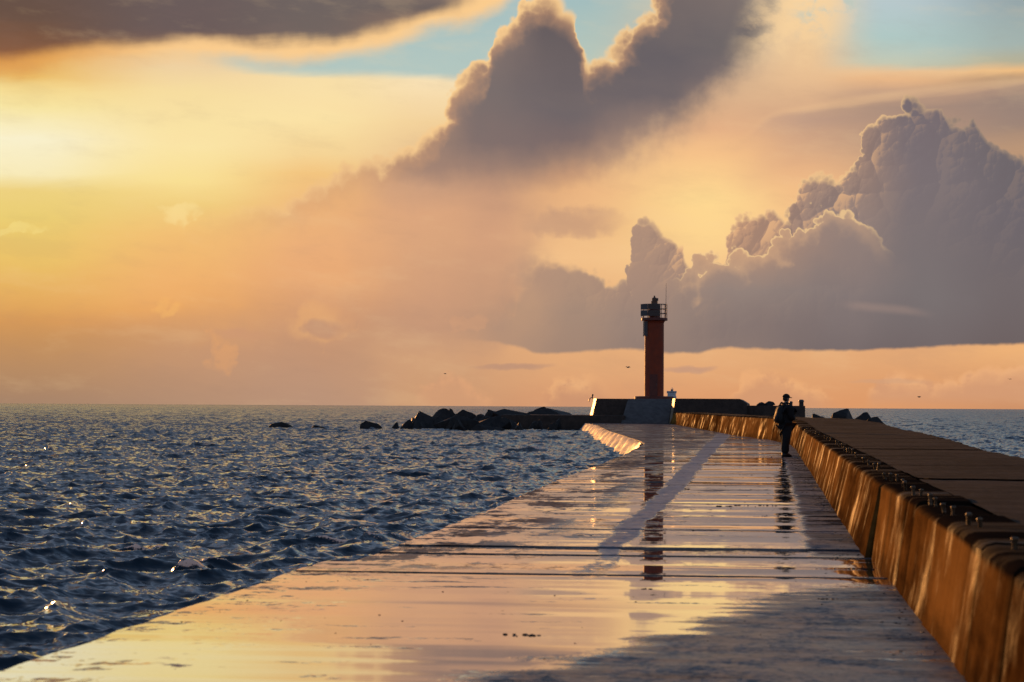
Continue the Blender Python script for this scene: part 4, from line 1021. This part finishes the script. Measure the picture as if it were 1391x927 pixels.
def person():
    Y = 68.5; X = wx(1066, Y)
    root = tag(empty('person', (X, Y, 0.0), R(38)), 'person in dark jacket and cap with a backpack, standing by the wall and looking right', 'person')
    # local: faces +x, its left is +y; feet on z = 0
    hands = []
    J = [(0.00,0,0.93,0.125,0.14),(0.0,0,1.08,0.115,0.14),(0.02,0,1.26,0.125,0.165),(0.0,0,1.40,0.10,0.16),(0.02,0,1.49,0.058,0.058),(0.045,0,1.57,0.070,0.064),(0.055,0,1.64,0.095,0.074),(0.045,0,1.71,0.085,0.068)]
    B = [(0,1),(1,2),(2,3),(3,4),(4,5),(5,6),(6,7)]
    def chain(start, pts):
        p = start
        for q in pts: J.append(q); B.append((p, len(J)-1)); p = len(J)-1
        return p
    for sgn, fx in ((1, 0.15), (-1, -0.13)):
        chain(0, [(0.0, 0.10*sgn, 0.86, 0.085, 0.085), (fx*0.6+0.01, 0.135*sgn, 0.50, 0.06, 0.06), (fx*0.9, 0.15*sgn, 0.30, 0.055, 0.055), (fx, 0.155*sgn, 0.09, 0.042, 0.042), (fx+0.05, 0.135*sgn, 0.045, 0.038, 0.04), (fx+0.15, 0.15*sgn, 0.032, 0.03, 0.04)])
        w = chain(3, [(0.0, 0.19*sgn, 1.38, 0.06, 0.06), (0.02, 0.235*sgn, 1.10, 0.045, 0.045), (0.16, 0.17*sgn, 1.09, 0.04, 0.04), (0.235, 0.09*sgn, 1.14, 0.028, 0.03), (0.275, 0.06*sgn, 1.165, 0.022, 0.034)])
        # five bent fingers closing in front of the chest
        for f in range(4):
            zf = 1.20 - 0.020 * f; ln = (0.036, 0.042, 0.038, 0.030)[f]
            chain(w, [(0.292, 0.050*sgn, zf, 0.009, 0.009), (0.300 + ln*0.3, (0.050 - ln*0.7)*sgn, zf + 0.002, 0.0085, 0.0085), (0.292, (0.050 - ln*1.3)*sgn, zf, 0.0075, 0.0075)])
        chain(w, [(0.255, 0.045*sgn, 1.195, 0.010, 0.010), (0.262, 0.022*sgn, 1.215, 0.0085, 0.0085)])
    body = skin_mesh('body', J, B, M_SKIN, root, 2)
    # face
    bm = bmesh.new()
    add_hull(bm, [Vector(p) for p in [(0.125,0.014,1.60),(0.125,-0.014,1.60),(0.158,0,1.605),(0.128,0,1.655),(0.12,0.01,1.63),(0.12,-0.01,1.63)]], 0.003); bm_obj('nose', bm, M_SKIN, body, True)
    for sgn in (1, -1):
        bm = bmesh.new(); bmesh.ops.create_uvsphere(bm, u_segments=10, v_segments=8, radius=0.012, matrix=Matrix.Translation((0.122, 0.030*sgn, 1.655))); bm_obj('eye', bm, M_PANEL, body, True)
        bm = bmesh.new(); bmesh.ops.create_uvsphere(bm, u_segments=10, v_segments=8, radius=0.03, matrix=Matrix.Translation((0.035, 0.078*sgn, 1.635)) @ Matrix.Diagonal((0.7, 0.35, 1.1, 1))); bm_obj('ear', bm, M_SKIN, body, True)
    bm = bmesh.new(); add_box(bm, 0.118, 0.136, -0.024, 0.024, 1.574, 1.582, 0.003); bm_obj('mouth', bm, M_DKRED, body)
    # jacket
    J = [(0.0,0,0.80,0.175,0.195),(0.0,0,1.05,0.145,0.185),(0.02,0,1.25,0.155,0.20),(0.0,0,1.40,0.125,0.185),(0.01,0,1.485,0.085,0.09)]
    B = [(0,1),(1,2),(2,3),(3,4)]
    for sgn in (1, -1):
        chain(3, [(0.0, 0.205*sgn, 1.37, 0.082, 0.082), (0.02, 0.25*sgn, 1.09, 0.068, 0.068), (0.13, 0.20*sgn, 1.075, 0.062, 0.062), (0.225, 0.10*sgn, 1.135, 0.046, 0.046)])
    jk = skin_mesh('jacket', J, B, M_CLOTH, root, 2, 1, 1.30)
    bm = bmesh.new(); add_ring(bm, 0.085, 1.50, 0.022, 20); ob = bm_obj('collar', bm, M_CLOTH, jk, True)
    # trousers
    J = [(0.0,0,0.95,0.125,0.155)]; B = []
    for sgn, fx in ((1, 0.15), (-1, -0.13)):
        chain(0, [(0.0, 0.095*sgn, 0.85, 0.108, 0.10), (fx*0.6+0.01, 0.135*sgn, 0.50, 0.082, 0.08), (fx*0.9, 0.15*sgn, 0.26, 0.074, 0.072), (fx, 0.155*sgn, 0.075, 0.075, 0.072)])
    skin_mesh('trousers', J, B, M_TROUS, root, 2, 0, 1.55)
    for sgn, fx in ((1, 0.15), (-1, -0.13)):
        bm = bmesh.new()
        add_hull(bm, [Vector((fx + p[0], 0.165*sgn + p[1] + p[0]*0.12*sgn, p[2])) for p in [(-.09,-.045,0),(-.09,.045,0),(.20,-.05,0),(.20,.05,0),(.23,0,0),(.23,0,.03),(.18,-.045,.055),(.18,.045,.055),(.05,-.042,.12),(.05,.042,.12),(-.09,-.04,.12),(-.09,.04,.12)]], 0.014, 2)
        bm_obj('shoe', bm, M_SHOE, root, True)
    # hair and cap
    bm = bmesh.new(); bmesh.ops.create_uvsphere(bm, u_segments=20, v_segments=14, radius=0.104, matrix=Matrix.Translation((0.035, 0, 1.645)) @ Matrix.Diagonal((1.0, 0.84, 1.0, 1)))
    bmesh.ops.delete(bm, geom=[v for v in bm.verts if v.co.x > 0.07 and v.co.z < 1.70 or v.co.z < 1.56], context='VERTS'); bm_obj('hair', bm, M_HAIR, root, True)
    bm = bmesh.new(); bmesh.ops.create_uvsphere(bm, u_segments=24, v_segments=16, radius=0.114, matrix=Matrix.Translation((0.042, 0, 1.672)) @ Matrix.Diagonal((1.03, 0.86, 0.92, 1)))
    bmesh.ops.delete(bm, geom=[v for v in bm.verts if v.co.z < 1.665], context='VERTS')
    cp = bm_obj('cap', bm, M_CLOTH, root, True); sol = cp.modifiers.new('Solid', 'SOLIDIFY'); sol.thickness = 0.006
    bm = bmesh.new(); add_hull(bm, [Vector(p) for z in (0, 0.008) for p in [(0.12,-0.085,1.672+z),(0.12,0.085,1.672+z),(0.20,-0.07,1.660+z),(0.20,0.07,1.660+z),(0.232,-0.03,1.652+z),(0.232,0.03,1.652+z),(0.10,0,1.676+z)]], 0.002); bm_obj('brim', bm, M_CLOTH, cp, True)
    # backpack
    bm = bmesh.new(); add_hull(bm, [Vector(p) for p in [(-.12,-.15,.93),(-.12,.15,.93),(-.12,-.14,1.40),(-.12,.14,1.40),(-.29,-.13,.96),(-.29,.13,.96),(-.31,-.14,1.12),(-.31,.14,1.12),(-.24,-.11,1.36),(-.24,.11,1.36),(-.17,-.11,1.44),(-.17,.11,1.44)]], 0.05, 3); pk = bm_obj('backpack', bm, M_PACK, root, True)
    bm = bmesh.new(); add_hull(bm, [Vector(p) for p in [(-.30,-.10,.98),(-.30,.10,.98),(-.30,-.10,1.16),(-.30,.10,1.16),(-.355,-.09,1.0),(-.355,.09,1.0),(-.345,-.09,1.14),(-.345,.09,1.14)]], 0.02, 2); bm_obj('pocket', bm, M_PACK, pk, True)
    for sgn in (1, -1):
        bm = bmesh.new(); pts = [(-0.14,0.10*sgn,1.42),(-0.04,0.115*sgn,1.53),(0.06,0.12*sgn,1.50),(0.155,0.13*sgn,1.36),(0.165,0.14*sgn,1.22),(0.06,0.20*sgn,1.05),(-0.13,0.14*sgn,0.98)]
        for p, q in zip(pts, pts[1:]): add_tube(bm, p, q, 0.022, seg=8)
        bm_obj('strap', bm, M_PACK, pk, True)
person()

# ================================================================== weed and grit washed onto the slabs
def litter():
    r = random.Random(5); bm = bmesh.new()
    def scrap(X, Y, sx, sy, sz):
        b = bmesh.new(); bmesh.ops.create_icosphere(b, subdivisions=1, radius=1.0)
        for v in b.verts: v.co = Vector((X + v.co.x * sx * r.uniform(.6, 1.2), Y + v.co.y * sy * r.uniform(.6, 1.2), 0.001 + float(ZF(Y)) + (v.co.z + 0.1) * sz))
        merge(bm, b)
    spots = [(706,877),(715,878),(985,687),(970,684),(1010,686),(1035,686),(1050,686),(938,664),(1065,700),(955,720),(800,728),(1060,722),(880,803),(1160,770),(1128,816),(890,640),(1012,645),(1040,630),(1085,668),(1120,700),(1150,742)]
    for i, (x, y) in enumerate(spots):
        Y = CAM_H * F / (y - hor(x)); X = wx(x, Y); k = 0.5 + Y / 45
        for q in range(r.randint(2, 5)):
            scrap(X + r.uniform(-.10, .10) * k, Y + r.uniform(-.04, .04), r.uniform(0.008, 0.030) * k, r.uniform(0.006, 0.02), r.uniform(0.003, 0.008))
    for k in range(300):
        Y = 12 + 70 * r.random(); X = r.uniform(-3.6, 0.8); s = r.uniform(0.0015, 0.005) * (1 + Y / 50)
        scrap(X, Y, s * 1.6, s, s * 0.5)
    for k in range(220):   # a drift of grit along the foot of the wall
        Y = 13 + 60 * r.random() ** 1.2; X = float(XR(Y)) - abs(r.gauss(0, 0.16)) - 0.02; s = r.uniform(0.003, 0.008) * (1 + Y / 60)
        scrap(X, Y, s * 1.6, s, s * 0.5)
    o = bm_obj('seaweed_litter', bm, M_WEED); tag(o, 'dark scraps of weed and grit scattered over the wet slabs', 'seaweed', kind='stuff')
litter()

# ================================================================== sea
def ocean_tile(n, L, wind, wdir, seed, kmin, kmax, hs):
    g = np.random.default_rng(seed)
    k1 = 2 * np.pi * np.fft.fftfreq(n, L / n); kx, ky = np.meshgrid(k1, k1); k = np.hypot(kx, ky); k[0, 0] = 1e-6
    Lw = wind ** 2 / 9.81
    cosf = (kx * math.cos(wdir) + ky * math.sin(wdir)) / k
    ph = np.exp(-1 / (k * Lw) ** 2) / k ** 4 * (0.12 + 0.88 * cosf ** 2) * np.where(cosf < 0, 0.35, 1.0)
    ph *= (k > kmin) * np.exp(-(k / kmax) ** 2); ph[0, 0] = 0
    h = (g.normal(size=(n, n)) + 1j * g.normal(size=(n, n))) * np.sqrt(ph)
    H = np.real(np.fft.ifft2(h)); sc_ = (hs / 4) / H.std()
    h = h * sc_
    H = np.real(np.fft.ifft2(h)); DX = np.real(np.fft.ifft2(1j * kx / k * h)); DY = np.real(np.fft.ifft2(1j * ky / k * h))
    return H, DX, DY, L
def sample(T, x, y):
    H, DX, DY, L = T; n = H.shape[0]
    u = (x / L * n) % n; v = (y / L * n) % n
    i0 = np.floor(u).astype(int); j0 = np.floor(v).astype(int); fu = u - i0; fv = v - j0
    i0 %= n; j0 %= n
    i1 = (i0 + 1) % n; j1 = (j0 + 1) % n
    def b(A): return (A[j0, i0] * (1-fu) + A[j0, i1] * fu) * (1-fv) + (A[j1, i0] * (1-fu) + A[j1, i1] * fu) * fv
    return b(H), b(DX), b(DY)
def sea():
    T1 = ocean_tile(512, 61.0, 2.6, R(-68), 3, 0.75, 14.0, 0.085)
    T2 = ocean_tile(1024, 27.3, 1.7, R(-50), 8, 2.6, 70.0, 0.155)
    fine = np.arange(-14.6, 14.6, 0.042); left = -14.6 - np.cumsum(np.linspace(0.08, 1.4, 40)); rt = 14.6 + np.cumsum(np.linspace(0.08, 1.4, 40))
    ang = np.radians(np.concatenate([left[::-1], fine, rt])) - YAW      # angle from +Y, to the right
    rr = [7.0]
    while rr[-1] < 26000:
        r = rr[-1]; rr.append(r * 1.0027 if r < 120 else (r + 0.33 + (r - 120) * 0.0022 if r < 1600 else r * 1.05))
    rr = np.array(rr)
    A, RR = np.meshgrid(ang, rr)
    x = RR * np.sin(A); y = RR * np.cos(A)
    T3 = ocean_tile(512, 137.0, 3.4, R(-75), 21, 0.45, 2.6, 0.19)
    h3, dx3, dy3 = sample(T3, x * 0.97 - y * 0.24 + 7, x * 0.24 + y * 0.97); f3 = np.clip(0.08 + RR / 170.0, 0, 1) * np.clip(1.6 - RR / 4000.0, 0, 1)
    ca, sa = math.cos(0.5), math.sin(0.5)
    h1, dx1, dy1 = sample(T1, x + 13, y); h2, a2, b2 = sample(T2, x * ca + y * sa, -x * sa + y * ca + 5)
    dx2, dy2 = a2 * ca - b2 * sa, a2 * sa + b2 * ca
    f2 = np.clip(1.4 - RR / 420.0, 0.25, 1)
    f1 = np.clip(1.5 - RR / 3000.0, 0.0, 1)
    h = h1 * f1 + h2 * f2 + h3 * f3; dx = dx1 * f1 + dx2 * f2 + dx3 * f3; dy = dy1 * f1 + dy2 * f2 + dy3 * f3
    lam = 1.25
    # a few steeper breaking crests close to the walkway
    foam = np.zeros_like(h)
    def crest(px, py, length, height, ang_, wd, seed):
        nonlocal h, foam, dx, dy
        Yc = (CAM_H - SEA_Z) * F / (py - hor(px)); Xc = wx(px, Yc)
        c, s = math.cos(ang_), math.sin(ang_)
        u = (x - Xc) * c + (y - Yc) * s; v = -(x - Xc) * s + (y - Yc) * c
        v = v + 0.18 * np.sin(u * 2.3 + seed) * length * 0.3
        env = np.exp(-(u / (length * 0.42)) ** 2)
        ridge = np.where(v < 0, np.exp(-(v / (wd * 0.55)) ** 2), np.exp(-(v / (wd * 1.5)) ** 2)) * env * (0.8 + 0.2 * np.sin(u * 5 + seed * 2))
        h = h + height * ridge; 
        dx = dx + s * 0.5 * height * ridge; dy = dy - c * 0.5 * height * ridge
        foam = np.maximum(foam, np.exp(-((v + 0.02) / (wd * 0.36)) ** 2) * env * 1.05)
    crest(250, 784, 0.75, 0.16, -0.12, 0.22, 1.0)
    crest(280, 777, 0.60, 0.12, -0.35, 0.22, 3.3)
    crest(470, 740, 1.6, 0.14, 0.05, 0.30, 2.0)
    crest(520, 736, 0.9, 0.10, 0.12, 0.26, 2.7)
    crest(165, 750, 0.8, 0.10, 0.10, 0.26, 3.0)
    crest(205, 747, 0.6, 0.10, 0.05, 0.24, 4.4)
    crest(720, 613, 2.6, 0.16, 0.1, 0.8, 6.0)
    crest(440, 582, 4.0, 0.16, 0.0, 1.0, 7.0)
    # foam where the chop folds over
    gy, gx = np.gradient(dx); hy, hx = np.gradient(dy)
    dA = np.gradient(A, axis=1) * RR; dR = np.gradient(RR, axis=0)
    ux = lam * gx / dA; vy = lam * hy / dR
    conv = np.clip(-(ux + vy) - 0.85, 0, 1) * np.clip(1.2 - RR / 150.0, 0, 1)
    foam = np.clip(np.maximum(foam, conv * 1.0), 0, 1)
    # wash along the edge of the walkway
    xl = XL(np.clip(y, 0, 205)); d = xl - x
    P = np.stack([x + lam * dx, y + lam * dy, SEA_Z + h], -1)
    o = grid_obj('sea', P, M_SEA, flip=True)
    at = o.data.attributes.new('foam', 'FLOAT', 'POINT'); at.data.foreach_set('value', foam.reshape(-1).astype(np.float32))
    tag(o, kind='structure')
sea()
